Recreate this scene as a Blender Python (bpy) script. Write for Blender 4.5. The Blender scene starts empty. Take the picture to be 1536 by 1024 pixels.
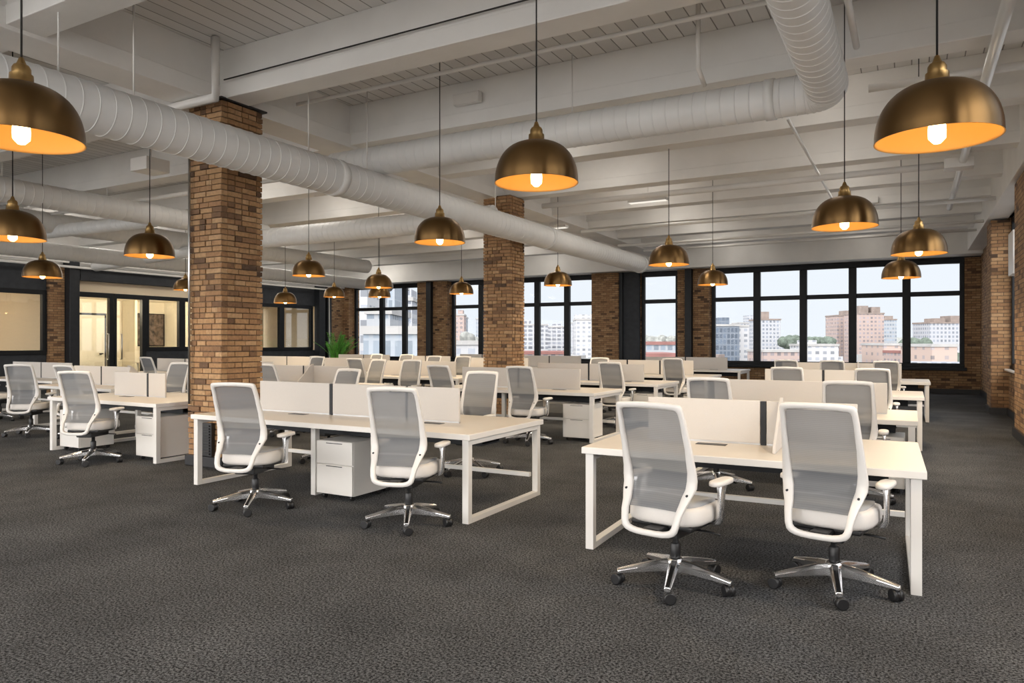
import bpy, bmesh, math, random
from mathutils import Vector, Matrix
random.seed(11)
D = bpy.data
scene = bpy.context.scene
COL = scene.collection
R = math.radians
PI = math.pi

# ------------------------------------------------------------------ materials
def new_mat(name):
    m = D.materials.new(name); m.use_nodes = True
    nt = m.node_tree
    return m, nt, nt.nodes['Principled BSDF']

def plain(name, rgb, rough=0.5, metal=0.0, noise=0.0, scale=8.0, bump=0.0, bscale=60.0, spec=0.5, aniso=0.0):
    m, nt, b = new_mat(name)
    b.inputs['Roughness'].default_value = rough
    b.inputs['Metallic'].default_value = metal
    b.inputs['Specular IOR Level'].default_value = spec
    if aniso:
        b.inputs['Anisotropic'].default_value = aniso
        tg = nt.nodes.new('ShaderNodeTangent'); tg.direction_type = 'RADIAL'; tg.axis = 'Z'; b.inputs['Anisotropic Rotation'].default_value = .25; nt.links.new(tg.outputs[0], b.inputs['Tangent'])
    tc = nt.nodes.new('ShaderNodeTexCoord')
    n = nt.nodes.new('ShaderNodeTexNoise'); n.inputs['Scale'].default_value = scale; n.inputs['Detail'].default_value = 4
    nt.links.new(tc.outputs['Object'], n.inputs['Vector'])
    r = nt.nodes.new('ShaderNodeValToRGB')
    a = max(noise, 0.01)
    r.color_ramp.elements[0].position = 0.3; r.color_ramp.elements[1].position = 0.7
    r.color_ramp.elements[0].color = [c * (1 - a) for c in rgb] + [1]
    r.color_ramp.elements[1].color = [min(1, c * (1 + a)) for c in rgb] + [1]
    nt.links.new(n.outputs['Fac'], r.inputs['Fac']); nt.links.new(r.outputs['Color'], b.inputs['Base Color'])
    if bump:
        n2 = nt.nodes.new('ShaderNodeTexNoise'); n2.inputs['Scale'].default_value = bscale
        nt.links.new(tc.outputs['Object'], n2.inputs['Vector'])
        bp = nt.nodes.new('ShaderNodeBump'); bp.inputs['Strength'].default_value = bump; bp.inputs['Distance'].default_value = 0.01
        nt.links.new(n2.outputs['Fac'], bp.inputs['Height']); nt.links.new(bp.outputs['Normal'], b.inputs['Normal'])
    return m

M = {}
M['white_paint'] = plain('white_paint', (.79, .775, .75), .55, noise=.05, scale=1.5, bump=.15, bscale=20)
M['duct_paint'] = plain('duct_paint', (.74, .74, .73), .45, noise=.03, scale=2)
M['white_plastic'] = plain('white_plastic', (.72, .695, .665), .38)
M['white_metal'] = plain('white_metal', (.73, .71, .68), .35)
M['laminate'] = plain('laminate', (.66, .60, .53), .38, noise=.015, scale=3)
M['edge_band'] = plain('edge_band', (.73, .705, .675), .4)
M['screen_fabric'] = plain('screen_fabric', (.54, .51, .48), .85, noise=.03, scale=300, bump=.1, bscale=500)
M['seat_white'] = plain('seat_white', (.70, .665, .63), .7, noise=.02, scale=200, bump=.1, bscale=400)
M['seat_grey'] = plain('seat_grey', (.36, .365, .375), .85, noise=.06, scale=300, bump=.15, bscale=500)
M['black_plastic'] = plain('black_plastic', (.012, .012, .013), .42)
M['chrome'] = plain('chrome', (.78, .78, .79), .24, metal=1)
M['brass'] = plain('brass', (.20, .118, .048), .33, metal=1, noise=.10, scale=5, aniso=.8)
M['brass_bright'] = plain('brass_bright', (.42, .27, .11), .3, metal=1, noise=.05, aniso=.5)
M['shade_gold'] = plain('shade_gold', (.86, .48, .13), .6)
M['cord'] = plain('cord', (.015, .013, .012), .6)
M['black_frame'] = plain('black_frame', (.009, .010, .012), .45, noise=.1, spec=.25)
M['dark_panel'] = plain('dark_panel', (.036, .039, .045), .65, noise=.15, scale=6, spec=.25)
M['dark_steel'] = plain('dark_steel', (.022, .024, .028), .5, noise=.1, spec=.25)
M['baseboard'] = plain('baseboard', (.015, .015, .017), .5)
M['cream_wall'] = plain('cream_wall', (.80, .66, .48), .7, noise=.03, scale=1)
M['cream_light'] = plain('cream_light', (.80, .74, .62), .7, noise=.02, scale=1)
M['door_white'] = plain('door_white', (.76, .72, .62), .5)
M['steel'] = plain('steel', (.5, .5, .5), .3, metal=1)
M['conduit'] = plain('conduit', (.78, .78, .77), .28, metal=.35)
M['picture_dark'] = plain('picture_dark', (.10, .075, .065), .6, noise=.9, scale=7)
M['plant_green'] = plain('plant_green', (.12, .40, .05), .5, noise=.35, scale=6)
M['plant_stem'] = plain('plant_stem', (.10, .14, .04), .6)
M['pot'] = plain('pot', (.03, .03, .03), .5)
M['asphalt'] = plain('asphalt', (.20, .20, .20), .9, noise=.4, scale=.02)
M['louver'] = plain('louver', (.018, .018, .018), .45, noise=.3, scale=40)
M['cardboard'] = plain('cardboard', (.30, .20, .12), .8)

def emit(name, rgb, s):
    m = D.materials.new(name); m.use_nodes = True; nt = m.node_tree
    nt.nodes.remove(nt.nodes['Principled BSDF'])
    e = nt.nodes.new('ShaderNodeEmission'); e.inputs['Color'].default_value = (*rgb, 1); e.inputs['Strength'].default_value = s
    nt.links.new(e.outputs[0], nt.nodes['Material Output'].inputs['Surface'])
    return m
M['bulb'] = emit('bulb', (1, .72, .34), 13)
M['lamp_panel'] = emit('lamp_panel', (1, .93, .82), 1.0)

def glass_mat(name, tint=(.97, .98, 1.0), refl=.06, top=.5):
    m = D.materials.new(name); m.use_nodes = True; nt = m.node_tree
    nt.nodes.remove(nt.nodes['Principled BSDF'])
    t = nt.nodes.new('ShaderNodeBsdfTransparent'); t.inputs['Color'].default_value = (*tint, 1)
    g = nt.nodes.new('ShaderNodeBsdfGlossy'); g.inputs['Roughness'].default_value = .02
    fr = nt.nodes.new('ShaderNodeLayerWeight'); fr.inputs['Blend'].default_value = .25
    mr = nt.nodes.new('ShaderNodeMapRange'); mr.inputs['To Min'].default_value = refl; mr.inputs['To Max'].default_value = top
    nt.links.new(fr.outputs['Facing'], mr.inputs['Value'])
    mx = nt.nodes.new('ShaderNodeMixShader')
    nt.links.new(mr.outputs[0], mx.inputs[0]); nt.links.new(t.outputs[0], mx.inputs[1]); nt.links.new(g.outputs[0], mx.inputs[2])
    nt.links.new(mx.outputs[0], nt.nodes['Material Output'].inputs['Surface'])
    return m
M['glass'] = glass_mat('glass', (1, 1, 1), .0, .12)
M['glass_inner'] = glass_mat('glass_inner', (.92, .93, .92), .07)

def mesh_fabric():
    m, nt, b = new_mat('mesh_fabric')
    tc = nt.nodes.new('ShaderNodeTexCoord'); sp = nt.nodes.new('ShaderNodeSeparateXYZ')
    nt.links.new(tc.outputs['Object'], sp.inputs[0])
    r = nt.nodes.new('ShaderNodeValToRGB'); r.color_ramp.interpolation = 'EASE'
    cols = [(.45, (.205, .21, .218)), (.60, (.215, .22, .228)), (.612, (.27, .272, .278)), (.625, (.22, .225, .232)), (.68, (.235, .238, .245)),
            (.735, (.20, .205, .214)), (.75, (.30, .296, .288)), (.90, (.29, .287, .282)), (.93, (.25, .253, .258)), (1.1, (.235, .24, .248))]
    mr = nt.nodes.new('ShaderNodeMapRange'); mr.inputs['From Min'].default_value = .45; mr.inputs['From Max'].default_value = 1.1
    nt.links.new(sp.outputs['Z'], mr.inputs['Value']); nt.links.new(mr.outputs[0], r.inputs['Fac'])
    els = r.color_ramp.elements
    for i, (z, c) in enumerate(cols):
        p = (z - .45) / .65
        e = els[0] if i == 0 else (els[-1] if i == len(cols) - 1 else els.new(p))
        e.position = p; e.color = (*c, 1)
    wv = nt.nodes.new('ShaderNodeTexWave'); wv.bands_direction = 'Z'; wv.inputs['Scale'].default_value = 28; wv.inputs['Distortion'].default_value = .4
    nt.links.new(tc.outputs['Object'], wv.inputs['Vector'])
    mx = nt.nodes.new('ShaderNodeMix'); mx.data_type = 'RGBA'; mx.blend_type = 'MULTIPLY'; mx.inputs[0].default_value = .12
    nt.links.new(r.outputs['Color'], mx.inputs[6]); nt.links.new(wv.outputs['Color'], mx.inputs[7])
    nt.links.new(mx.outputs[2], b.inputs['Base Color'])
    b.inputs['Roughness'].default_value = .85; b.inputs['Specular IOR Level'].default_value = .0
    tr = nt.nodes.new('ShaderNodeBsdfTransparent'); ms = nt.nodes.new('ShaderNodeMixShader')
    ms.inputs[0].default_value = .16
    nt.links.new(b.outputs[0], ms.inputs[1]); nt.links.new(tr.outputs[0], ms.inputs[2])
    nt.links.new(ms.outputs[0], nt.nodes['Material Output'].inputs['Surface'])
    return m
M['mesh_fabric'] = mesh_fabric()

BRICK_STOPS = [(0, (.07, .042, .026)), (.06, (.17, .092, .047)), (.20, (.31, .168, .080)), (.7, (.39, .225, .105)), (1, (.47, .295, .155))]
def brick_geo_mat():
    m, nt, b = new_mat('brick_units'); b.inputs['Roughness'].default_value = .85
    g = nt.nodes.new('ShaderNodeNewGeometry'); r = nt.nodes.new('ShaderNodeValToRGB')
    for i, (p, c) in enumerate(BRICK_STOPS):
        e = r.color_ramp.elements[0] if i == 0 else (r.color_ramp.elements[-1] if i == len(BRICK_STOPS) - 1 else r.color_ramp.elements.new(p))
        e.position = p; e.color = (*c, 1)
    nt.links.new(g.outputs['Random Per Island'], r.inputs['Fac'])
    tc = nt.nodes.new('ShaderNodeTexCoord'); n = nt.nodes.new('ShaderNodeTexNoise')
    n.inputs['Scale'].default_value = 26; n.inputs['Detail'].default_value = 5
    nt.links.new(tc.outputs['Object'], n.inputs['Vector'])
    mr = nt.nodes.new('ShaderNodeMapRange'); mr.inputs['To Min'].default_value = .55; mr.inputs['To Max'].default_value = 1.35
    nt.links.new(n.outputs['Fac'], mr.inputs['Value'])
    mx = nt.nodes.new('ShaderNodeMix'); mx.data_type = 'RGBA'; mx.blend_type = 'MULTIPLY'; mx.inputs[0].default_value = 1
    nt.links.new(r.outputs['Color'], mx.inputs[6]); nt.links.new(mr.outputs[0], mx.inputs[7])
    nt.links.new(mx.outputs[2], b.inputs['Base Color'])
    bp = nt.nodes.new('ShaderNodeBump'); bp.inputs['Strength'].default_value = .5; bp.inputs['Distance'].default_value = .01
    nt.links.new(n.outputs['Fac'], bp.inputs['Height']); nt.links.new(bp.outputs['Normal'], b.inputs['Normal'])
    return m
M['brick_units'] = brick_geo_mat()
M['mortar'] = plain('mortar', (.15, .094, .055), .9, noise=.3, scale=30)

def brick_wall_mat():
    m, nt, b = new_mat('brick_wall'); b.inputs['Roughness'].default_value = .85
    tc = nt.nodes.new('ShaderNodeTexCoord'); sp = nt.nodes.new('ShaderNodeSeparateXYZ')
    nt.links.new(tc.outputs['Object'], sp.inputs[0])
    ad = nt.nodes.new('ShaderNodeMath'); ad.operation = 'ADD'
    nt.links.new(sp.outputs['X'], ad.inputs[0]); nt.links.new(sp.outputs['Y'], ad.inputs[1])
    cb = nt.nodes.new('ShaderNodeCombineXYZ'); nt.links.new(ad.outputs[0], cb.inputs['X']); nt.links.new(sp.outputs['Z'], cb.inputs['Y'])
    # one random value for every brick: white noise on the brick's row and column
    def math_(op, a, bb=None):
        k = nt.nodes.new('ShaderNodeMath'); k.operation = op
        for i, v in enumerate((a, bb)):
            if v is None: continue
            if isinstance(v, (int, float)): k.inputs[i].default_value = v
            else: nt.links.new(v, k.inputs[i])
        return k.outputs[0]
    W, H = .215, .072
    row = math_('FLOOR', math_('DIVIDE', sp.outputs['Z'], H))
    off = math_('MULTIPLY', math_('MODULO', row, 2.0), .5)
    colm = math_('FLOOR', math_('ADD', math_('DIVIDE', ad.outputs[0], W), off))
    c2 = nt.nodes.new('ShaderNodeCombineXYZ'); nt.links.new(colm, c2.inputs[0]); nt.links.new(row, c2.inputs[1])
    wn = nt.nodes.new('ShaderNodeTexWhiteNoise'); wn.noise_dimensions = '2D'; nt.links.new(c2.outputs[0], wn.inputs['Vector'])
    r = nt.nodes.new('ShaderNodeValToRGB')
    for i, (p, c) in enumerate(BRICK_STOPS):
        e = r.color_ramp.elements[0] if i == 0 else (r.color_ramp.elements[-1] if i == len(BRICK_STOPS) - 1 else r.color_ramp.elements.new(p))
        e.position = p; e.color = (*[x * .86 for x in c], 1)
    nt.links.new(wn.outputs['Value'], r.inputs['Fac'])
    fx = math_('FRACT', math_('ADD', math_('DIVIDE', ad.outputs[0], W), off)); fz = math_('FRACT', math_('DIVIDE', sp.outputs['Z'], H))
    jx = math_('GREATER_THAN', fx, .05); jz = math_('GREATER_THAN', fz, .16)
    face = math_('MULTIPLY', jx, jz)
    n = nt.nodes.new('ShaderNodeTexNoise'); n.inputs['Scale'].default_value = 20; n.inputs['Detail'].default_value = 4
    nt.links.new(tc.outputs['Object'], n.inputs['Vector'])
    mr = nt.nodes.new('ShaderNodeMapRange'); mr.inputs['To Min'].default_value = .6; mr.inputs['To Max'].default_value = 1.3
    nt.links.new(n.outputs['Fac'], mr.inputs['Value'])
    mu = nt.nodes.new('ShaderNodeMix'); mu.data_type = 'RGBA'; mu.blend_type = 'MULTIPLY'; mu.inputs[0].default_value = 1
    nt.links.new(r.outputs['Color'], mu.inputs[6]); nt.links.new(mr.outputs[0], mu.inputs[7])
    mx = nt.nodes.new('ShaderNodeMix'); mx.data_type = 'RGBA'; mx.inputs[6].default_value = (.10, .062, .038, 1)
    nt.links.new(face, mx.inputs[0]); nt.links.new(mu.outputs[2], mx.inputs[7])
    nt.links.new(mx.outputs[2], b.inputs['Base Color'])
    h = math_('ADD', face, math_('MULTIPLY', n.outputs['Fac'], .5))
    h = math_('ADD', h, math_('MULTIPLY', wn.outputs['Value'], .6))
    bp = nt.nodes.new('ShaderNodeBump'); bp.inputs['Strength'].default_value = .8; bp.inputs['Distance'].default_value = .015
    nt.links.new(h, bp.inputs['Height']); nt.links.new(bp.outputs['Normal'], b.inputs['Normal'])
    return m
M['brick_wall'] = brick_wall_mat()

def carpet_mat():
    m, nt, b = new_mat('carpet'); b.inputs['Roughness'].default_value = .95; b.inputs['Specular IOR Level'].default_value = .15
    tc = nt.nodes.new('ShaderNodeTexCoord')
    def noise(sc, det, rough=.6):
        n = nt.nodes.new('ShaderNodeTexNoise'); n.inputs['Scale'].default_value = sc; n.inputs['Detail'].default_value = det; n.inputs['Roughness'].default_value = rough
        nt.links.new(tc.outputs['Object'], n.inputs['Vector']); return n
    a = noise(75, 3, .8); c = noise(1.4, 3)
    r = nt.nodes.new('ShaderNodeValToRGB')
    r.color_ramp.elements[0].position = .42; r.color_ramp.elements[0].color = (.008, .0083, .009, 1)
    r.color_ramp.elements[1].position = .61; r.color_ramp.elements[1].color = (.168, .170, .176, 1)
    nt.links.new(a.outputs['Fac'], r.inputs['Fac'])
    mr = nt.nodes.new('ShaderNodeMapRange'); mr.inputs['From Min'].default_value = .3; mr.inputs['From Max'].default_value = .7
    mr.inputs['To Min'].default_value = .75; mr.inputs['To Max'].default_value = 1.25
    nt.links.new(c.outputs['Fac'], mr.inputs['Value'])
    mx = nt.nodes.new('ShaderNodeMix'); mx.data_type = 'RGBA'; mx.blend_type = 'MULTIPLY'; mx.inputs[0].default_value = 1
    nt.links.new(r.outputs['Color'], mx.inputs[6]); nt.links.new(mr.outputs[0], mx.inputs[7])
    nt.links.new(mx.outputs[2], b.inputs['Base Color'])
    bp = nt.nodes.new('ShaderNodeBump'); bp.inputs['Strength'].default_value = .7; bp.inputs['Distance'].default_value = .012
    nt.links.new(a.outputs['Fac'], bp.inputs['Height']); nt.links.new(bp.outputs['Normal'], b.inputs['Normal'])
    return m
M['carpet'] = carpet_mat()

def plank_mat():
    m, nt, b = new_mat('ceiling_planks'); b.inputs['Roughness'].default_value = .6
    tc = nt.nodes.new('ShaderNodeTexCoord'); sp = nt.nodes.new('ShaderNodeSeparateXYZ'); nt.links.new(tc.outputs['Object'], sp.inputs[0])
    def mth(op, a, v):
        k = nt.nodes.new('ShaderNodeMath'); k.operation = op; nt.links.new(a, k.inputs[0])
        if v is not None: k.inputs[1].default_value = v
        return k.outputs[0]
    q = mth('DIVIDE', sp.outputs['X'], .19)
    f = mth('FRACT', q, None); fl = mth('FLOOR', q, None)
    wn = nt.nodes.new('ShaderNodeTexWhiteNoise'); wn.noise_dimensions = '1D'; nt.links.new(fl, wn.inputs['W'])
    mr = nt.nodes.new('ShaderNodeMapRange'); mr.inputs['To Min'].default_value = .90; mr.inputs['To Max'].default_value = 1.04
    nt.links.new(wn.outputs['Value'], mr.inputs['Value'])
    g = mth('GREATER_THAN', f, .07)
    mx = nt.nodes.new('ShaderNodeMix'); mx.data_type = 'RGBA'; mx.inputs[6].default_value = (.26, .245, .23, 1); mx.inputs[7].default_value = (.76, .74, .715, 1)
    nt.links.new(g, mx.inputs[0])
    mu = nt.nodes.new('ShaderNodeMix'); mu.data_type = 'RGBA'; mu.blend_type = 'MULTIPLY'; mu.inputs[0].default_value = 1
    nt.links.new(mx.outputs[2], mu.inputs[6]); nt.links.new(mr.outputs[0], mu.inputs[7]); nt.links.new(mu.outputs[2], b.inputs['Base Color'])
    bp = nt.nodes.new('ShaderNodeBump'); bp.inputs['Strength'].default_value = .6; bp.inputs['Distance'].default_value = .01
    nt.links.new(g, bp.inputs['Height']); nt.links.new(bp.outputs['Normal'], b.inputs['Normal'])
    return m
M['ceiling_planks'] = plank_mat()

def facade(name, wall, win, fw=3.0, fh=3.2, wx=.55, wz=.55, var=.35):  # distance haze is put into the muted, low-contrast wall and window colours
    wall = [c * .62 for c in wall]; win = [c * .62 for c in win]
    m, nt, b = new_mat(name); b.inputs['Roughness'].default_value = .7
    tc = nt.nodes.new('ShaderNodeTexCoord'); sp = nt.nodes.new('ShaderNodeSeparateXYZ'); nt.links.new(tc.outputs['Object'], sp.inputs[0])
    def mth(op, a, v):
        k = nt.nodes.new('ShaderNodeMath'); k.operation = op
        nt.links.new(a, k.inputs[0])
        if v is not None:
            if isinstance(v, (int, float)): k.inputs[1].default_value = v
            else: nt.links.new(v, k.inputs[1])
        return k.outputs[0]
    xy = mth('ADD', sp.outputs['X'], sp.outputs['Y'])
    qx = mth('DIVIDE', xy, fw); qz = mth('DIVIDE', sp.outputs['Z'], fh)
    fx = mth('FRACT', qx, None); fz = mth('FRACT', qz, None)
    w = mth('MULTIPLY', mth('LESS_THAN', fx, wx), mth('LESS_THAN', fz, wz))
    cb = nt.nodes.new('ShaderNodeCombineXYZ'); nt.links.new(mth('FLOOR', qx, None), cb.inputs[0]); nt.links.new(mth('FLOOR', qz, None), cb.inputs[1])
    wn = nt.nodes.new('ShaderNodeTexWhiteNoise'); wn.noise_dimensions = '2D'; nt.links.new(cb.outputs[0], wn.inputs['Vector'])
    mr = nt.nodes.new('ShaderNodeMapRange'); mr.inputs['To Min'].default_value = 1 - var; mr.inputs['To Max'].default_value = 1 + var
    nt.links.new(wn.outputs['Value'], mr.inputs['Value'])
    mu = nt.nodes.new('ShaderNodeMix'); mu.data_type = 'RGBA'; mu.blend_type = 'MULTIPLY'; mu.inputs[0].default_value = 1
    mu.inputs[6].default_value = (*win, 1); nt.links.new(mr.outputs[0], mu.inputs[7])
    mx = nt.nodes.new('ShaderNodeMix'); mx.data_type = 'RGBA'; mx.inputs[6].default_value = (*wall, 1)
    nt.links.new(w, mx.inputs[0]); nt.links.new(mu.outputs[2], mx.inputs[7]); nt.links.new(mx.outputs[2], b.inputs['Base Color'])
    return m
M['fac_blue'] = facade('facade_blue_glass', (.19, .225, .28), (.10, .135, .19), 2.2, 3.4, .75, .75, .3)
M['fac_pale'] = facade('facade_pale', (.47, .49, .53), (.24, .27, .33), 3.0, 3.2)
M['fac_white'] = facade('facade_white', (.58, .59, .62), (.33, .36, .41), 4.0, 3.2, .5, .5)
M['fac_brick'] = facade('facade_brick', (.47, .37, .34), (.30, .27, .29), 3.2, 3.2, .55, .5)
M['fac_grid'] = facade('facade_grid', (.53, .55, .58), (.22, .24, .29), 4.4, 3.3, .72, .62)
M['fac_grey'] = facade('facade_grey', (.42, .45, .49), (.28, .34, .42), 2.5, 3.6, .7, .5)
M['fac_steel'] = facade('facade_steel', (.42, .47, .53), (.30, .36, .43), 1.6, 3.6, .6, .9, .25)
M['roof_pale'] = plain('roof_pale', (0.279, 0.279, 0.279), .8, noise=.15, scale=.1)
M['roof_red'] = plain('roof_red', (0.189, 0.086, 0.077), .8, noise=.2, scale=.2)
M['roof_brown'] = plain('roof_brown', (0.171, 0.140, 0.126), .8, noise=.2, scale=.2)
M['wall_pink'] = facade('facade_pink', (.55, .43, .38), (.36, .32, .33), 6, 4, .3, .4)
M['tree_pale'] = plain('tree_pale', (0.189, 0.198, 0.189), .9, noise=.4, scale=.6)
M['tree_green'] = plain('tree_green', (0.077, 0.099, 0.081), .9, noise=.4, scale=.5)
M['trunk'] = plain('trunk', (.16, .12, .09), .9)

# ------------------------------------------------------------------ mesh builder
class MB:
    def __init__(self): self.v = []; self.f = []; self.mi = []; self.sm = []
    def add(self, vs, fs, mi=0, smooth=False):
        o = len(self.v); self.v += [tuple(p) for p in vs]
        for q in fs: self.f.append([i + o for i in q]); self.mi.append(mi); self.sm.append(smooth)
        return self
    def box(self, x0, x1, y0, y1, z0, z1, mi=0):
        return self.add([(x0, y0, z0), (x1, y0, z0), (x1, y1, z0), (x0, y1, z0), (x0, y0, z1), (x1, y0, z1), (x1, y1, z1), (x0, y1, z1)],
                        [(3, 2, 1, 0), (4, 5, 6, 7), (0, 1, 5, 4), (1, 2, 6, 5), (2, 3, 7, 6), (3, 0, 4, 7)], mi)
    def tube(self, pts, rad, n=12, mi=0, caps=True, smooth=True):
        pts = [Vector(p) for p in pts]; k = len(pts)
        rads = rad if isinstance(rad, (list, tuple)) else [rad] * k
        vs, fs, prev = [], [], None
        for i, p in enumerate(pts):
            t = (pts[min(i + 1, k - 1)] - pts[max(i - 1, 0)]).normalized()
            if prev is None:
                a = t.cross(Vector((0, 0, 1)))
                if a.length < 1e-3: a = t.cross(Vector((1, 0, 0)))
            else: a = prev - t * prev.dot(t)
            a.normalize(); prev = a; b = t.cross(a)
            for j in range(n):
                th = 2 * PI * j / n
                vs.append(p + (a * math.cos(th) + b * math.sin(th)) * rads[i])
        for i in range(k - 1):
            for j in range(n):
                fs.append((i * n + j, (i + 1) * n + j, (i + 1) * n + (j + 1) % n, i * n + (j + 1) % n))
        self.add(vs, fs, mi, smooth)
        if caps:
            self.add(vs[:n], [tuple(range(n))], mi); self.add(vs[-n:], [tuple(reversed(range(n)))], mi)
        return self
    def lathe(self, prof, n=32, mi=0, c=(0, 0, 0), smooth=True):
        vs, fs = [], []
        for (r, z) in prof:
            for j in range(n):
                th = 2 * PI * j / n; vs.append((c[0] + r * math.cos(th), c[1] + r * math.sin(th), c[2] + z))
        for i in range(len(prof) - 1):
            for j in range(n):
                fs.append((i * n + j, i * n + (j + 1) % n, (i + 1) * n + (j + 1) % n, (i + 1) * n + j))
        return self.add(vs, fs, mi, smooth)
    def loft(self, rings, mi=0, smooth=False, close=True, caps=True):
        n = len(rings[0]); vs = [p for r in rings for p in r]; fs = []
        for i in range(len(rings) - 1):
            for j in range(n if close else n - 1):
                fs.append((i * n + j, i * n + (j + 1) % n, (i + 1) * n + (j + 1) % n, (i + 1) * n + j))
        self.add(vs, fs, mi, smooth)
        if caps:
            self.add(rings[0], [tuple(reversed(range(n)))], mi, False); self.add(rings[-1], [tuple(range(n))], mi, False)
        return self
    def build(self, name, mats, parent=None, loc=None, bevel=0, sub=0, smooth=False, fix=True):
        me = D.meshes.new(name); me.from_pydata(self.v, [], self.f)
        if not isinstance(mats, (list, tuple)): mats = [mats]
        for m in mats: me.materials.append(m)
        me.polygons.foreach_set('material_index', self.mi)
        me.polygons.foreach_set('use_smooth', [True] * len(self.sm) if smooth else self.sm)
        if fix:
            bm = bmesh.new(); bm.from_mesh(me); bmesh.ops.remove_doubles(bm, verts=bm.verts, dist=1e-5)
            bmesh.ops.recalc_face_normals(bm, faces=bm.faces); bm.to_mesh(me); bm.free()
        me.update()
        o = D.objects.new(name, me); COL.objects.link(o)
        if parent: o.parent = parent
        if loc: o.location = loc
        if bevel:
            bv = o.modifiers.new('bevel', 'BEVEL'); bv.width = bevel; bv.segments = 2; bv.limit_method = 'ANGLE'; bv.angle_limit = R(40)
        if sub:
            s = o.modifiers.new('subsurf', 'SUBSURF'); s.levels = sub; s.render_levels = sub
        return o

def empty(name, loc=(0, 0, 0), rz=0):
    o = D.objects.new(name, None); COL.objects.link(o); o.location = loc; o.rotation_euler = (0, 0, rz); o.empty_display_size = .1
    return o
def tag(o, label, cat, group=None, kind=None):
    o['label'] = label; o['category'] = cat
    if group: o['group'] = group
    if kind: o['kind'] = kind
    return o
def struct(o): o['kind'] = 'structure'; return o
def copy_tree(root, loc, rz):
    c = root.copy(); COL.objects.link(c); c.location = loc; c.rotation_euler = (0, 0, rz)
    for ch in root.children:
        d = ch.copy(); COL.objects.link(d); d.parent = c
        for g in ch.children:
            e = g.copy(); COL.objects.link(e); e.parent = d
    return c

# ------------------------------------------------------------------ room shell
XL, XR, YB, YF, ZC = -22.0, 1.75, 24.5, -5.0, 5.0
struct(MB().box(-27.5, 2.1, YF, YB + .35, -.25, 0).build('floor', M['carpet']))
struct(MB().box(-27.5, 2.1, YF, YB + .35, ZC, ZC + .3).build('ceiling', M['ceiling_planks']))

# ceiling beams across the room: web with a wider bottom flange
def beam_x(yf, x0, x1):
    b = MB(); b.box(x0, x1, yf + .04, yf + .30, 4.58, ZC); b.box(x0, x1, yf, yf + .34, 4.40, 4.58)
    struct(b.build('ceiling_beam', M['white_paint'], bevel=.008))
for yf in (-3.4, -1.1, 1.2, 3.5, 5.83, 8.12, 10.35, 12.7, 14.9, 17.0, 19.1, 21.3):
    beam_x(yf, -27.0, XR)
g = MB(); g.box(-7.68, -7.27, YF, YB - .6, 4.56, ZC); g.box(-7.74, -7.21, YF, YB - .6, 4.36, 4.56)
struct(g.build('ceiling_beam', M['white_paint'], bevel=.008))
struct(MB().box(XL, XR, 23.75, YB, 3.96, ZC).build('ceiling_beam', M['white_paint'], bevel=.01))
struct(MB().box(1.38, XR + .3, YF, 23.75, 4.05, ZC).build('ceiling_beam', M['white_paint'], bevel=.01))

# back wall -------------------------------------------------------
ZB, ZT = .76, 3.93
wins = [(-21.58, -17.98, (-20.04, -18.82)), (-16.41, -10.10, (-15.01, -13.76, -12.50, -11.25)), (-8.35, -7.01, ()), (-5.89, 1.35, (-4.42, -3.0, -1.58, -.12))]
wb = MB()
xs = XL - .3
for (a, b_, mm) in wins:
    wb.box(xs, a, YB, YB + .35, 0, ZT); wb.box(a, b_, YB, YB + .35, 0, ZB); xs = b_
wb.box(xs, 2.1, YB, YB + .35, 0, ZT)
struct(wb.build('wall_back', M['brick_wall']))
struct(MB().box(XL - .3, 2.1, YB + .01, YB + .34, ZT, ZC).build('wall_back', M['dark_panel']))
n_win = 0
def window(a, b_, mm, y0=YB + .02):
    global n_win; n_win += 1
    root = struct(empty(f'window_{n_win}', ((a + b_) / 2, y0, ZB)))
    cx = (a + b_) / 2
    f = MB(); d = .12
    f.box(a - cx, b_ - cx, -.05, d, 0, .11); f.box(a - cx, b_ - cx, -.02, d, ZT - ZB - .15, ZT - ZB)
    f.box(a - cx, a - cx + .12, -.0, d, .11, ZT - ZB - .15); f.box(b_ - cx - .12, b_ - cx, 0, d, .11, ZT - ZB - .15)
    f.build('frame', M['black_frame'], root, bevel=.01)
    q = MB()
    for m_ in mm: q.box(m_ - cx - .11, m_ - cx + .11, -.03, d, .11, ZT - ZB - .15)
    if mm: q.build('mullion', M['black_frame'], root, bevel=.01)
    MB().box(a - cx + .12, b_ - cx - .12, .0, d - .01, 2.085, 2.225).build('transom', M['black_frame'], root, bevel=.01)
    MB().box(a - cx + .1, b_ - cx - .1, .05, .062, .1, ZT - ZB - .14).build('glass_pane', M['glass'], root)
    MB().box(a - cx - .05, b_ - cx + .05, -.20, .0, -.09, .0).build('sill', M['black_frame'], root, bevel=.01)
for w in wins: window(*w)
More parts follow.
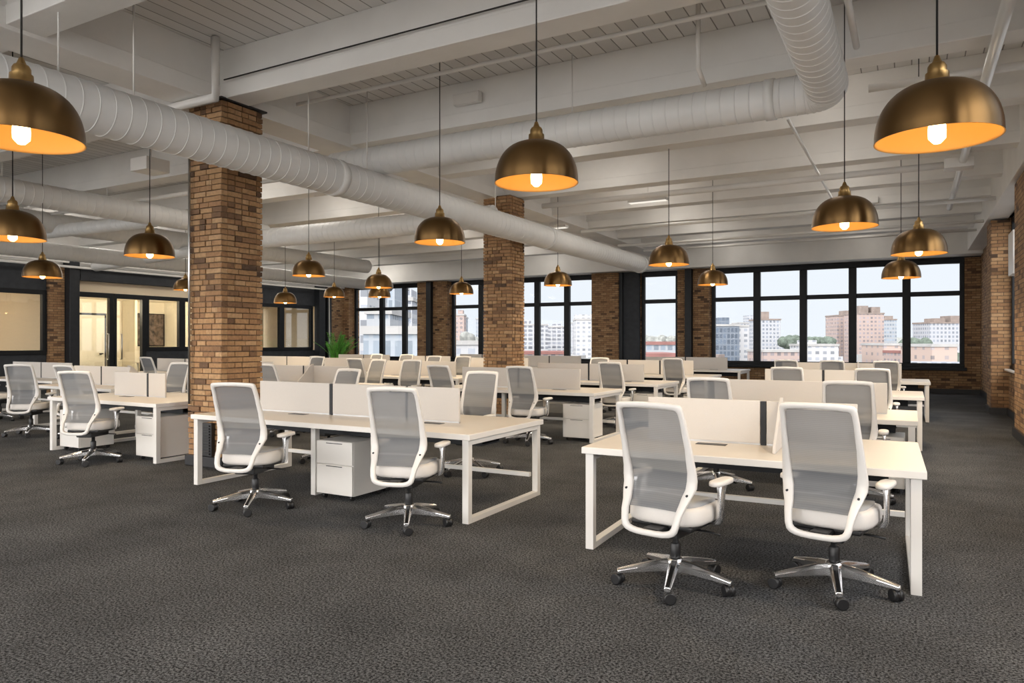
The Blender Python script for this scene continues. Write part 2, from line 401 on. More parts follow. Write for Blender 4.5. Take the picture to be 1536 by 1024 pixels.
# piers and steel posts on the back wall
def brick_block(name, x0, x1, y0, y1, z0, z1): return struct(MB().box(x0, x1, y0, y1, z0, z1).build(name, M['brick_wall']))
brick_block('brick_pier', -10.10, -9.07, 24.15, YB, 0, 4.02)
brick_block('brick_pier', -17.98, -17.42, 24.3, YB, 0, 3.97)
brick_block('brick_pier', -7.0, -6.70, 24.3, YB, 0, 3.97)
brick_block('brick_pier', -6.45, -5.92, 24.25, YB, 0, 3.97)
brick_block('brick_pier', -17.15, -16.45, 24.25, YB, 0, 3.97)
brick_block('brick_pier', -22.0, -21.62, 24.2, YB, 0, 3.97)
struct(MB().box(-17.41, -17.17, 24.12, YB, 0, 4.0).build('trim_1', M['dark_steel']))
struct(MB().box(-6.69, -6.47, 24.1, YB, 0, 4.0).build('trim_2', M['dark_steel']))
struct(MB().box(-9.07, -8.95, 24.2, YB, 0, 4.0).build('trim_3', M['dark_steel']))
struct(MB().box(-8.95, -8.38, 24.3, YB, 0, 4.0).build('trim_4', M['dark_panel']))
struct(MB().box(XL, XR, YB - .03, YB, 0, .13).build('baseboard_back', M['baseboard']))

# right wall: piers with windows between -------------------------
rw = MB()
piers = [(17.9, 18.8), (12.5, 14.0), (6.2, 7.4), (.2, 1.4), (-5, -4.4)]
rw.box(XR, XR + .35, 18.8, YB + .35, 0, ZC)
for i, (a, b_) in enumerate(piers):
    rw.box(1.45, XR + .35, a, b_, 0, 4.02)
    rw.box(XR, XR + .35, a, b_, 4.0, ZC)
for (a, b_) in ((14.0, 17.9), (7.4, 12.5), (1.4, 6.2), (-4.4, .2)):
    rw.box(XR, XR + .35, a, b_, 0, .95); rw.box(XR, XR + .35, a, b_, 4.05, ZC)
struct(rw.build('wall_right', M['brick_wall']))
for (a, b_) in ((14.0, 17.9), (7.4, 12.5), (1.4, 6.2), (-4.4, .2)):
    n_win += 1
    root = struct(empty(f'window_{n_win}', (XR + .05, (a + b_) / 2, .95)))
    L = (b_ - a) / 2; H = 4.05 - .95
    f = MB(); f.box(0, .12, -L, L, 0, .1); f.box(0, .12, -L, L, H - .1, H); f.box(0, .12, -L, -L + .1, .1, H - .1); f.box(0, .12, L - .1, L, .1, H - .1)
    f.build('frame', M['black_frame'], root, bevel=.01)
    q = MB()
    for t in (-.33, .33): q.box(0, .1, 2 * L * t / 2 - .06, 2 * L * t / 2 + .06, .1, H - .1)
    q.build('mullion', M['black_frame'], root, bevel=.01)
    MB().box(.0, .1, -L + .1, L - .1, 2.0, 2.12).build('transom', M['black_frame'], root)
    MB().box(.05, .06, -L + .1, L - .1, .1, H - .1).build('glass_pane', M['glass'], root)
    MB().box(-.12, 0, -L, L, -.04, .0).build('sill', M['white_metal'], root, bevel=.006)
bb = MB()
bb.box(XR - .03, XR, 18.8, YB, 0, .14)
for (a, b_) in piers[:2]: bb.box(1.42, 1.45, a - .02, b_ + .02, 0, .14); bb.box(1.42, XR, a - .03, a, 0, .14)
bb.box(XR - .03, XR, 14.0, 17.9, 0, .14); bb.box(XR - .03, XR, 7.4, 12.5, 0, .14)
struct(bb.build('baseboard_right', M['baseboard']))
t = MB().box(1.62, 1.74, 15.9, 16.6, 2.75, 3.55).build('wall_box', M['white_metal'], bevel=.01)
tag(t, 'white rectangular box high on the right-hand brick wall beside the window', 'wall box')

# left wall: glazed meeting rooms ---------------------------------
lw = MB()
struct(MB().box(XL - .12, XL, YF, YB, 3.75, ZC).build('wall_left', M['white_paint']))
lw.box(XL - .12, XL, 22.9, 23.35, 0, 3.75)
struct(lw.build('wall_left', M['dark_panel']))
cw = MB()
cw.box(XL - .12, XL, 12.55, 19.2, 3.02, 3.75)
struct(cw.build('wall_left', M['cream_wall']))
dk = MB()
dk.box(XL + .0, XL + .25, 12.6, 16.0, 3.35, 3.75); dk.box(XL, XL + .25, 17.0, 19.0, 3.30, 3.75)
struct(dk.build('trim_5', M['dark_panel']))
pn = MB()
pn.box(XL - .1, XL, YF, 11.75, 3.0, 3.75); pn.box(XL - .1, XL, YF, 11.75, 0, 1.13)
pn.box(XL - .1, XL, 19.0, 22.9, 0, 1.15); pn.box(XL - .1, XL, 19.2, 22.9, 3.0, 3.75); pn.box(XL - .1, XL, 14.8, 19.0, 0, 1.20)
struct(pn.build('trim_6', M['dark_panel']))
struct(MB().box(XL - .2, XL + .12, 11.76, 12.2, 0, 3.75).build('brick_pier', M['brick_wall']))
struct(MB().box(XL - .1, XL + .35, 12.22, 12.52, 0, 3.95).build('trim_7', M['dark_steel'], bevel=.02))
struct(MB().box(XL - .1, XL + .10, 23.35, YB, 0, 3.97).build('brick_pier', M['brick_wall']))
struct(MB().box(XL, XL + .3, 22.5, 22.85, 0, 3.95).build('trim_8', M['dark_steel'], bevel=.02))
struct(MB().box(XL, XL + .2, 23.1, 23.34, 0, 3.95).build('trim_9', M['dark_steel'], bevel=.02))
def glazed(y0, y1, z0, z1, w=.12, kind='window'):
    global n_win; n_win += 1
    root = struct(empty(f'window_{n_win}', (XL - .06, (y0 + y1) / 2, z0))); L = (y1 - y0) / 2; H = z1 - z0
    f = MB(); f.box(-.05, .09, -L, L, 0, w); f.box(-.05, .09, -L, L, H - w, H); f.box(-.05, .09, -L, -L + w, w, H - w); f.box(-.05, .09, L - w, L, w, H - w)
    f.build('frame', M['black_frame'], root, bevel=.008)
    MB().box(0, .012, -L + w, L - w, w, H - w).build('glass_pane', M['glass_inner'], root)
glazed(6.0, 11.75, 1.13, 3.0)
glazed(14.85, 16.2, 1.20, 3.02); glazed(16.2, 19.0, 1.20, 3.02)
glazed(19.2, 20.7, 1.15, 3.0); glazed(20.7, 22.4, 1.15, 3.0)
n_door = 0
for (y0, y1, side) in ((12.55, 13.75, 1), (13.78, 14.85, -1)):
    n_door += 1
    root = struct(empty(f'door_{n_door}', (XL - .06, (y0 + y1) / 2, 0))); L = (y1 - y0) / 2; H = 3.02; w = .13
    f = MB(); f.box(-.05, .1, -L, L, 0, w); f.box(-.05, .1, -L, L, H - .14, H); f.box(-.05, .1, -L, -L + w * .6, w, H - .14); f.box(-.05, .1, L - w, L, w, H - .14)
    f.build('frame', M['black_frame'], root, bevel=.008)
    MB().box(0, .012, -L + .07, L - w, w, H - .14).build('glass_pane', M['glass_inner'], root)
    hy = (L - .2) * side
    MB().tube([(.10, hy, .95), (.16, hy, .95), (.16, hy, 1.75), (.10, hy, 1.75)], .02, 8).build('handle', M['steel'], root)
# rooms behind the glazing
mr_ = MB()
mr_.box(-27.2, -27.0, 12.3, 19.15, 0, 3.1); mr_.box(-27.2, -27.0, 19.15, YB, 0, .9); mr_.box(-27.2, -26.7, 22.6, 24.0, 0, 3.1); mr_.box(-27.0, XL - .12, 12.3, 12.4, 0, 3.1)
mr_.box(-27.0, XL - .2, 19.05, 19.15, 0, 3.1); mr_.box(-27.2, XL - .12, 12.3, YB, 3.1, 3.2)
mr_.box(-27.0, -26.2, 17.25, 17.35, 0, 3.1)
struct(mr_.build('wall_meeting', M['cream_light']))
m2 = MB(); m2.box(-27.2, -27.0, 4, 12.0, 0, 3.1); m2.box(-27.0, XL - .2, 12.0, 12.1, 0, 3.1); m2.box(-27.2, XL - .12, 4, 12.1, 3.1, 3.2)
m2.box(-27.2, XL - .12, 24.3, 24.4, 0, 3.1)
struct(m2.build('wall_meeting', M['cream_wall']))
n_door += 1
root = struct(empty(f'door_{n_door}', (-26.98, 16.0, 0)))
MB().box(0, .06, -.5, .5, 0, 2.5).build('door_leaf', M['door_white'], root, bevel=.01)
f = MB(); f.box(-.01, .04, -.58, -.5, 0, 2.58); f.box(-.01, .04, .5, .58, 0, 2.58); f.box(-.01, .04, -.58, .58, 2.5, 2.58); f.build('door_frame', M['dark_panel'], root)
MB().tube([(.06, .40, 1.05), (.12, .40, 1.05), (.12, .26, 1.05)], .02, 8).build('handle', M['black_plastic'], root)
p = empty('framed_picture', (-26.97, 18.36, 1.98)); tag(p, 'dark framed picture of tangled branches on the cream meeting room wall', 'picture')
MB().box(0, .03, -.62, .62, -.62, .62).build('canvas', M['picture_dark'], p); f = MB()
f.box(0, .05, -.66, -.62, -.66, .66); f.box(0, .05, .62, .66, -.66, .66); f.box(0, .05, -.62, .62, -.66, -.62); f.box(0, .05, -.62, .62, .62, .66); f.build('picture_frame', M['black_frame'], p)
t = empty('meeting_table', (-24.6, 17.6, 0)); tag(t, 'small cream meeting table behind the glass under the framed picture', 'table')
MB().box(-.7, .7, -1.0, 1.0, .71, .75).build('tabletop', M['laminate'], t, bevel=.01)
for sx in (-1, 1):
    for sy in (-1, 1): MB().tube([(.6 * sx, .9 * sy, 0), (.6 * sx, .9 * sy, .71)], .03, 10).build('leg', M['white_metal'], t)
for (x, y, e) in ((-24.2, 14.0, 260), (-24.4, 17.4, 260), (-24.6, 9.4, 100), (-24.5, 21.5, 40)):
    pl = empty('ceiling_lamp', (x, y, 3.1)); tag(pl, {14.0: 'flat round ceiling lamp glowing behind the glass entrance doors', 17.4: 'flat round ceiling lamp glowing above the meeting table', 9.4: 'dim round ceiling lamp in the room behind the long left glass', 21.5: 'round ceiling lamp in the dark room by the palm corner'}[y], 'lamp', 'lamps in the glazed rooms')
    MB().lathe([(0, -.02), (.22, -.02), (.24, 0)], 24).build('diffuser', M['lamp_panel'], pl)
    MB().lathe([(.24, 0), (.255, -.03), (.26, 0)], 24).build('rim', M['white_metal'], pl)
    l = D.lights.new('room_lamp', 'POINT'); l.energy = e; l.color = (1, .85, .62); l.shadow_soft_size = .2
    lo = D.objects.new('room_lamp', l); COL.objects.link(lo); lo.parent = pl; lo.location = (0, 0, -.35)

n_win += 1
root = struct(empty(f'window_{n_win}', (-27.1, 20.9, .9)))
f = MB(); f.box(-.06, .06, -1.7, 1.7, 0, .1); f.box(-.06, .06, -1.7, 1.7, 2.1, 2.2); f.box(-.06, .06, -1.7, -1.6, .1, 2.1); f.box(-.06, .06, 1.6, 1.7, .1, 2.1); f.box(-.05, .05, -1.6, 1.6, 1.42, 1.52); f.box(-.05, .05, -.05, .05, .1, 2.1)
f.build('frame', M['black_frame'], root); MB().box(-.005, .005, -1.6, 1.6, .1, 2.1).build('glass_pane', M['glass'], root)
# brick columns built brick by brick -------------------------------
def brick_column(x0, x1, y0, y1, zt):
    b = MB(); ch = .0665; j = .012; rr = random.Random(int(y0 * 10))
    b.box(x0 + .022, x1 - .022, y0 + .022, y1 - .022, .0, zt, 1)
    n = int(zt / ch)
    def wall(a0, a1, fn, row):
        p = a0; first = True
        while p < a1 - .01:
            L = rr.choice((.105, .105, .215, .215, .16)) if not (first and row % 2) else .105
            if a1 - (p + L) < .07: L = a1 - p
            first = False
            fn(p, min(p + L - j, a1 if L + p >= a1 - 1e-4 else p + L - j)); p += L
    for r_ in range(n):
        z0 = r_ * ch; z1 = z0 + ch - j - rr.uniform(0, .003)
        e = lambda: rr.uniform(-.009, .008)
        wall(x0, x1, lambda p, q: b.box(p, q, y0 + e(), y0 + .09, z0, z1), r_)
        wall(x0, x1, lambda p, q: b.box(p, q, y1 - .09, y1 + e(), z0, z1), r_)
        wall(y0 + .09, y1 - .09, lambda p, q: b.box(x1 - .09, x1 + e(), p, q, z0, z1), r_ + 1)
        wall(y0 + .09, y1 - .09, lambda p, q: b.box(x0 + e(), x0 + .09, p, q, z0, z1), r_ + 1)
    o = b.build('brick_column', [M['brick_units'], M['mortar']], fix=False)
    struct(o)
brick_column(-7.75, -7.15, 5.80, 6.42, 4.42)
brick_column(-7.50, -6.88, 12.35, 12.95, 4.40)
struct(MB().box(-7.79, -7.11, 5.76, 6.46, 4.385, 4.41).build('trim_10', M['baseboard'], bevel=.01))
struct(MB().box(-7.78, -7.12, 5.765, 6.45, 0, .13).build('baseboard_column', M['baseboard'], bevel=.01))

# ------------------------------------------------------------------ task chair
def interp(tab, z):
    if z <= tab[0][0]: return tab[0][1]
    for (a, b_), (c, d) in zip(tab, tab[1:]):
        if z <= c:
            k = (z - a) / (c - a); k = k * k * (3 - 2 * k) * .5 + k * .5
            return b_ + (d - b_) * k
    return tab[-1][1]
YTAB = [(.33, -.335), (.40, -.34), (.48, -.315), (.56, -.255), (.63, -.21), (.70, -.212), (.85, -.252), (1.0, -.305), (1.12, -.352)]
def yb(x, z):
    k = max(0, min(1, (z - .65) / .25))
    return interp(YTAB, z) - .022 * k * (1 - (x / .235) ** 2)
OUT = [(0, .345), (.05, .345), (.10, .347), (.145, .354), (.178, .366), (.197, .385), (.207, .42), (.215, .48), (.226, .53), (.241, .58), (.252, .625), (.257, .67), (.256, .72), (.253, .79), (.250, .86), (.247, .94), (.245, 1.02), (.243, 1.085), (.240, 1.104), (.230, 1.117), (.212, 1.122), (.15, 1.126), (.07, 1.129), (0, 1.130)]
INN = [(0, .379), (.046, .379), (.09, .381), (.125, .388), (.146, .397), (.157, .412), (.162, .44), (.166, .49), (.169, .535), (.174, .575), (.182, .62), (.190, .665), (.197, .715), (.202, .79), (.205, .86), (.206, .94), (.206, 1.01), (.204, 1.06), (.200, 1.072), (.192, 1.079), (.178, 1.082), (.13, 1.086), (.06, 1.089), (0, 1.090)]
OUT = [(x * interp([(.33, .87), (.50, .90), (.63, .935), (.80, .91), (1.14, .87)], z), z + .030) for x, z in OUT]
INN = [(x * interp([(.33, .89), (.50, .93), (.63, .955), (.80, .935), (1.14, .90)], z), z + (.030 if z < 1.0 else .034)) for x, z in INN]
YTAB = [(z + .03, y) for z, y in YTAB]
def make_chair():
    root = empty('office_chair')
    # back frame
    loop = [(o, i) for o, i in zip(OUT, INN)]
    full = loop + [((-o[0], o[1]), (-i[0], i[1])) for o, i in reversed(loop[1:-1])]
    rings = []
    for (ox, oz), (ix, iz) in full:
        mx_, mz = (ox + ix) / 2, (oz + iz) / 2
        yo, yi, ym = yb(ox, oz), yb(ix, iz), yb(mx_, mz)
        lp = lambda k: (ox + (ix - ox) * k, oz + (iz - oz) * k)
        q_ = []
        for k, dy in ((0, .011), (.10, .017), (.90, .016), (1, .010), (1, -.008), (.90, -.015), (.5, -.019), (.10, -.015), (0, -.009)):
            x_, z_ = lp(k); q_.append((x_, yb(x_, z_) + dy, z_))
        rings.append(q_)
    rings.append(rings[0])
    fr = MB().loft(rings, smooth=True, caps=False).build('back_frame', M['white_plastic'], root, smooth=True)
    # mesh panel
    vs, fs = [], []; nz, nx = 22, 12
    for i in range(nz + 1):
        z = .525 + (1.120 - .525) * i / nz
        hw = .16
        for (a, b_) in zip(INN[6:18], INN[7:19]):
            if a[1] <= z <= b_[1]: hw = a[0] + (b_[0] - a[0]) * (z - a[1]) / (b_[1] - a[1] + 1e-9)
        hw = max(hw, .15) + .004
        if z > 1.106: hw = .168
        for j in range(nx + 1):
            x = hw * (2 * j / nx - 1); zz = z
            vs.append((x, yb(x, zz) + .010 + (.022 * (1 - (x / .2) ** 2) if zz < .65 else .022 * (1 - (x / .2) ** 2) * max(0, 1 - (zz - .65) / .2)), zz))
    for i in range(nz):
        for j in range(nx):
            a = i * (nx + 1) + j; fs.append((a, a + 1, a + nx + 2, a + nx + 1))
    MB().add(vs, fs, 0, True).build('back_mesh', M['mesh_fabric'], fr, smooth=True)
    for s in (-1, 1): MB().tube([(.196 * s, -.225, .62), (.199 * s, -.262, .62)], .007, 10).build('bolt', M['dark_steel'], fr)
    # seat
    def cushion(hw, y0, y1, z0, z1, e):
        rg = []
        pts = []
        N = 28
        for k in range(N):
            th = 2 * PI * k / N; c_, s_ = math.cos(th), math.sin(th)
            p_ = 3.6
            rx = abs(c_) ** (2 / p_) * (1 if c_ >= 0 else -1); ry = abs(s_) ** (2 / p_) * (1 if s_ >= 0 else -1)
            pts.append((rx * hw, (y0 + y1) / 2 + ry * (y1 - y0) / 2))
        cy = (y0 + y1) / 2
        def ring(sc, z): return [(x * sc, cy + (y - cy) * sc, z - (max(0, (y - cy) / (y1 - cy)) ** 3) * .018) for x, y in pts]
        return [ring(.02, z0), ring(.90, z0), ring(.975, z0 + .012), ring(1, z0 + .03), ring(.99, z1 - .022), ring(.955, z1 - .006), ring(.88, z1), ring(.5, z1 - .004), ring(.02, z1 - .006)]
    MB().loft(cushion(.245, -.245, .265, .420, .530, 0), smooth=True).build('seat', M['seat_white'], root, smooth=True)
    st = root.children[-1] if False else None
    seat = [c for c in COL.objects if c.parent == root and c.name.startswith('seat')][-1]
    MB().loft(cushion(.207, -.22, .232, .512, .5355, 0)[3:], smooth=True).build('seat_panel', M['seat_grey'], seat, smooth=True)
    # under seat mechanism
    mb = MB(); mb.box(-.20, .20, -.20, .21, .393, .426); mb.box(-.10, .10, -.18, .16, .33, .40); mb.box(-.055, .055, -.335, -.10, .385, .415)
    mech = mb.build('mechanism', M['black_plastic'], root, bevel=.012)
    lv = MB(); lv.tube([(.05, .02, .36), (.24, .03, .355), (.28, .03, .35)], .007, 8); lv.tube([(-.05, -.05, .36), (-.24, -.05, .352)], .007, 8)
    lv.build('lever', M['black_plastic'], mech)
    # armrests
    for s in (-1, 1):
        a = MB()
        rg = []
        for (x, y, z, w, d) in ((.215, .03, .412, .022, .018), (.262, .03, .414, .020, .024), (.282, .028, .45, .014, .024), (.286, .025, .52, .012, .026), (.284, .035, .61, .013, .034), (.278, .055, .652, .018, .05)):
            rg.append([(s * (x - w), y - d, z), (s * (x + w), y - d, z), (s * (x + w), y + d, z), (s * (x - w), y + d, z)])
        a.loft(rg, smooth=True)
        arm = MB()
        arm.loft([[(s * .275 + px_ * k, .055 + py_ * k2, z) for px_, py_ in [(.045 * abs(math.cos(t_)) ** .7 * (1 if math.cos(t_) >= 0 else -1), .125 * abs(math.sin(t_)) ** .6 * (1 if math.sin(t_) >= 0 else -1)) for t_ in [2 * PI * q / 24 for q in range(24)]]] for (k, k2, z) in ((.7, .92, .650), (.97, .99, .654), (1, 1, .665), (.95, .98, .677), (.7, .9, .681))], smooth=True)
        ap = arm.build('armrest', M['white_plastic'], root, smooth=True)
        a.build('armrest_post', M['chrome'], ap, bevel=.004, smooth=True)
    # gas lift, base, casters
    gl = MB(); gl.lathe([(.0, .10), (.032, .10), (.032, .26), (.028, .265), (.020, .27), (.020, .36), (0, .36)], 18)
    gl.build('gas_lift', M['black_plastic'], root)
    hub = MB().lathe([(0, .085), (.045, .085), (.055, .10), (.055, .150), (.048, .170), (.036, .178), (0, .178)], 20)
    base = hub.build('star_base', M['chrome'], root)
    off = R(-71)
    for k in range(5):
        th = off + 2 * PI * k / 5; d = Vector((math.cos(th), math.sin(th), 0)); n_ = Vector((-math.sin(th), math.cos(th), 0)); rg = []
        for (r_, zt_, zb_, w, wt) in ((.035, .165, .092, .034, .018), (.12, .155, .090, .030, .014), (.24, .128, .082, .025, .012), (.34, .104, .074, .021, .012), (.36, .098, .072, .019, .012)):
            c_ = d * r_
            rg.append([c_ - n_ * w + Vector((0, 0, zb_)), c_ + n_ * w + Vector((0, 0, zb_)), c_ + n_ * w + Vector((0, 0, (zt_ * 2 + zb_) / 3)), c_ + n_ * wt + Vector((0, 0, zt_)), c_ - n_ * wt + Vector((0, 0, zt_)), c_ - n_ * w + Vector((0, 0, (zt_ * 2 + zb_) / 3))])
        MB().loft(rg).build('base_leg', M['chrome'], base, bevel=.003)
        ca = MB(); cc = d * .345; ya = random.Random(k).uniform(0, 6.28); ax = Vector((math.cos(ya), math.sin(ya), 0)); fw = Vector((-ax.y, ax.x, 0))
        for s in (-1, 1):
            c0 = cc + fw * .012 + ax * (s * .006) + Vector((0, 0, .036)); c1 = c0 + ax * (s * .026)
            ca.tube([c0, c0 + ax * s * .003, c1 - ax * s * .004, c1], [.033, .036, .036, .029], 18)
        c0 = cc + fw * .012 + Vector((0, 0, .036))
        ca.tube([c0 - ax * .018, c0 + ax * .018], .034, 14)
        ca.tube([cc + Vector((0, 0, .045)), cc + Vector((0, 0, .085))], .012, 10)
        ca.build('caster', M['black_plastic'], root)
    return root
chair0 = make_chair()

ROW = {'A': 'row right of brick columns', 'B': 'right-hand row by the aisle', 'C': 'row left of brick columns', 'D': 'second row left of columns', 'E': 'leftmost row by glass rooms'}
CH = [
    # x, y, yaw deg, row, bench, label text
    (-1.28, 4.40, -10, 'B', 'left of two white-framed grey mesh chairs at the nearest right-hand desk'),
    (-.41, 4.79, -10, 'B', 'right of two white-framed grey mesh chairs at the nearest right-hand desk'),
    (-5.22, 4.60, 17, 'A', 'left grey mesh chair on camera side of large desk beside brick column'),
    (-3.63, 4.79, 15, 'A', 'right grey mesh chair on camera side of large desk, beside white drawer unit'),
    (-4.45, 7.02, 186, 'A', 'grey mesh chair facing the camera behind right end of the large desk'),
    (-6.45, 6.85, 176, 'A', 'grey mesh chair barely showing over middle screens of the large desk'),
    (-1.76, 7.52, 0, 'B', 'left grey mesh chair at second desk, behind the nearest right-hand desk screens'),
    (-.50, 7.50, 0, 'B', 'right grey mesh chair at second desk, behind the nearest right-hand chair'),
    (-1.52, 11.0, 0, 'B', 'left grey mesh chair at third desk of the right-hand row'),
    (-.45, 11.0, 0, 'B', 'right grey mesh chair at third desk of the right-hand row'),
    (-2.12, 15.1, 0, 'B', 'leftmost of three grey chairs at farthest desk of the right-hand row'),
    (-1.30, 15.1, 0, 'B', 'middle of three grey chairs at farthest desk of the right-hand row'),
    (-.40, 15.1, 0, 'B', 'rightmost of three grey chairs at farthest desk of the right-hand row'),
    (-4.97, 9.50, 2, 'A', 'grey mesh chair beside white drawer unit at second desk right of columns'),
    (-6.25, 9.35, -4, 'A', 'left grey mesh chair at second desk right of columns, behind large desk'),
    (-4.58, 12.1, 0, 'A', 'grey mesh chair at third desk right of columns, right seat'),
    (-6.0, 14.5, 182, 'A', 'grey mesh chair on window side of third desk right of columns'),
    (-4.40, 15.25, 0, 'A', 'grey mesh chair at fourth desk right of columns, right seat'),
    (-8.95, 5.34, 24, 'C', 'grey mesh chair at nearest desk left of the near brick column'),
    (-10.02, 7.66, 178, 'C', 'grey mesh chair facing the camera behind desk left of near brick column'),
    (-10.85, 7.66, 190, 'C', 'second grey mesh chair behind desk left of near brick column, farther from column'),
    (-8.95, 8.45, -3, 'C', 'grey mesh chair just right of near brick column, second desk left of columns'),
    (-10.3, 8.55, 4, 'C', 'grey mesh chair at second desk left of columns, hidden partly by brick column'),
    (-8.50, 11.05, 188, 'C', 'right grey chair on window side of second desk left of columns'),
    (-9.35, 10.95, 172, 'C', 'left grey chair on window side of second desk left of columns'),
    (-10.3, 12.05, 0, 'C', 'left grey chair on near side of third desk left of columns'),
    (-9.5, 14.4, 184, 'C', 'right grey chair on window side of third desk left of columns'),
    (-10.4, 14.4, 176, 'C', 'left grey chair on window side of third desk left of columns'),
    (-12.42, 6.40, 34, 'D', 'grey mesh chair on near side of nearest desk in second row left of columns'),
    (-11.3, 6.60, 8, 'D', 'grey mesh chair peeking over the chair beside left drawer units'),
    (-12.3, 12.35, 180, 'D', 'grey chair on window side of second desk, second row left of columns'),
    (-12.5, 9.85, 0, 'D', 'grey chair on near side of second desk, second row left of columns'),
    (-12.2, 15.7, 184, 'D', 'right grey chair on window side of third desk, second row left of columns'),
    (-13.3, 15.7, 176, 'D', 'left grey chair on window side of third desk, second row left of columns'),
    (-12.6, 13.3, 0, 'D', 'grey chair on near side of third desk, second row left of columns'),
    (-15.25, 7.3, 8, 'E', 'grey mesh chair cut by left picture edge at the leftmost desk row'),
    (-15.4, 10.75, 0, 'E', 'grey chair at second desk of the leftmost row by glass rooms'),
]
for i, (x, y, a, row, lab) in enumerate(CH):
    o = chair0 if i == 0 else copy_tree(chair0, (0, 0, 0), 0)
    o.location = (x, y, 0); o.rotation_euler = (0, 0, R(a))
    tag(o, lab, 'chair', 'mesh office chairs at the desks')

# ------------------------------------------------------------------ desk benches
def bench(u0, u1, v0, d, lab, rot=0, screens=None, ports=None, side=None, mid=True, hand=None):
    L = u1 - u0; root = empty('office_desk', ((u0 + u1) / 2, v0 + d / 2, 0), R(rot)); tag(root, lab, 'desk', 'white shared office desks')
    h = L / 2; w = d / 2
    MB().box(-h, h, -w, w, .695, .742).build('desktop', [M['edge_band']], root, bevel=.004)
    MB().box(-h + .006, h - .006, -w + .006, w - .006, .7415, .7435).build('desk_surface', M['laminate'], root)
    for s in (-1, 1):
        b = MB(); x0, x1 = (h - .085, h - .025) if s > 0 else (-h + .025, -h + .085)
        b.box(x0, x1, -w + .02, -w + .08, 0, .695); b.box(x0, x1, w - .08, w - .02, 0, .695)
        b.box(x0, x1, -w + .08, w - .08, 0, .045); b.box(x0, x1, -w + .08, w - .08, .65, .695)
        b.build('loop_leg', M['white_metal'], root, bevel=.003)
    if mid and L > 2.5:
        b = MB(); b.box(-.27, -.21, -w + .25, w - .25, .0, .045); b.box(-.27, -.21, -w + .25, -w + .31, .045, .695); b.box(-.27, -.21, w - .31, w - .25, .045, .695); b.build('middle_leg', M['white_metal'], root, bevel=.003)
    t = MB(); t.box(-h + .2, h - .2, -.16, .16, .57, .585); t.box(-h + .2, h - .2, -.16, -.15, .585, .69); t.box(-h + .2, h - .2, .15, .16, .585, .69); t.build('cable_tray', M['dark_steel'], root)
    MB().box(-h + .09, h - .09, w - .13, w - .09, .19, .23).build('stretcher', M['white_metal'], root, bevel=.003)
    if screens is None:
        a, z = -h + .2, h - .45; n = max(2, round((z - a) / .95)); st = (z - a) / n
        screens = [(a + st * i, a + st * (i + 1) - .035) for i in range(n)]
    for i, (a, z) in enumerate(screens):
        sc = MB().box(a, z, -.012, .012, .755, 1.072).build('divider_screen', M['screen_fabric'], root, bevel=.005)
        MB().box(a + .002, z - .002, -.009, .009, .744, .757).build('screen_rail', M['steel'], sc)
        if i < len(screens) - 1:
            MB().box(z + .003, screens[i + 1][0] - .003, -.014, .014, .742, 1.068).build('screen_post', M['dark_steel'], root, bevel=.003)
    if side is not None:
        for (sx, sd) in side:
            prof = [(0, .745), (.42, .745), (.40, .80), (.30, .88), (.20, .97), (.11, 1.06), (.04, 1.10), (0, 1.10)]
            rg = [[(sx - .01, sd * p[0], p[1]) for p in prof], [(sx + .01, sd * p[0], p[1]) for p in prof]]
            MB().loft(rg).build('side_screen', M['screen_fabric'], root, bevel=.003)
    for (px_, py_) in (ports if ports is not None else ((-h * .45, -.12), (h * .45, -.12))):
        MB().box(px_ - .11, px_ + .11, py_ - .045, py_ + .045, .742, .747).build('cable_port', M['black_plastic'], root, bevel=.002)
    if hand is not None:
        x = hand
        k = MB(); k.box(x, x + .14, -.020, -.013, 1.0, 1.012); k.box(x, x + .14, -.020, -.013, 1.042, 1.054); k.box(x, x + .02, -.020, -.013, 1.012, 1.042); k.box(x + .12, x + .14, -.020, -.013, 1.012, 1.042)
        k.build('screen_clip', M['black_plastic'], root)
    return root
bench(-2.12, .065, 4.86, 1.40, 'nearest desk of the right-hand row with two chairs pulled up', rot=1.5, screens=[(-.80, .05), (.095, .70)], ports=((-.28, -.13), (.52, .15)), side=[(.20, -1)], mid=False)
bench(-2.2, .06, 7.95, 1.22, 'second desk of the right-hand row by the aisle', screens=[(-.95, .85)], mid=False)
bench(-2.25, .16, 11.4, 1.35, 'third desk of the right-hand row by the aisle', side=[(.35, 1)], mid=False)
bench(-2.6, .32, 15.5, 1.4, 'farthest desk of the right-hand row, before the wide window', side=[(.2, -1)])
bench(-6.65, -3.17, 5.0, 1.36, 'large desk beside the near brick column with three screens', screens=[(-1.45, -.42), (-.375, .57), (.60, 1.20)], ports=((-.75, -.12), (.98, -.13)), hand=.38)
bench(-7.0, -4.1, 9.9, 1.2, 'second desk right of the brick columns with drawer unit at its end')
bench(-6.9, -3.95, 12.5, 1.35, 'third desk right of the brick columns')
bench(-6.9, -3.85, 15.7, 1.3, 'fourth desk right of the brick columns')
bench(-6.9, -3.9, 19.4, 1.3, 'farthest desk right of the brick columns, before narrow window')
bench(-10.5, -8.12, 5.62, 1.36, 'nearest desk left of the near brick column, two drawer units beneath', screens=[(-.72, .02), (.06, .42)], ports=((-.25, -.13),), side=[(-.4, 1)], mid=False)
bench(-11.0, -8.2, 9.05, 1.3, 'second desk left of the brick columns', side=[(.1, -1)])
bench(-11.0, -8.2, 12.5, 1.3, 'third desk left of the brick columns')
bench(-11.0, -8.2, 15.9, 1.3, 'fourth desk left of the brick columns')
bench(-11.0, -8.2, 19.3, 1.3, 'farthest desk left of the brick columns')
bench(-13.6, -11.25, 7.0, 1.3, 'nearest desk in second row left of the brick columns', side=[(.6, 1)], mid=False)
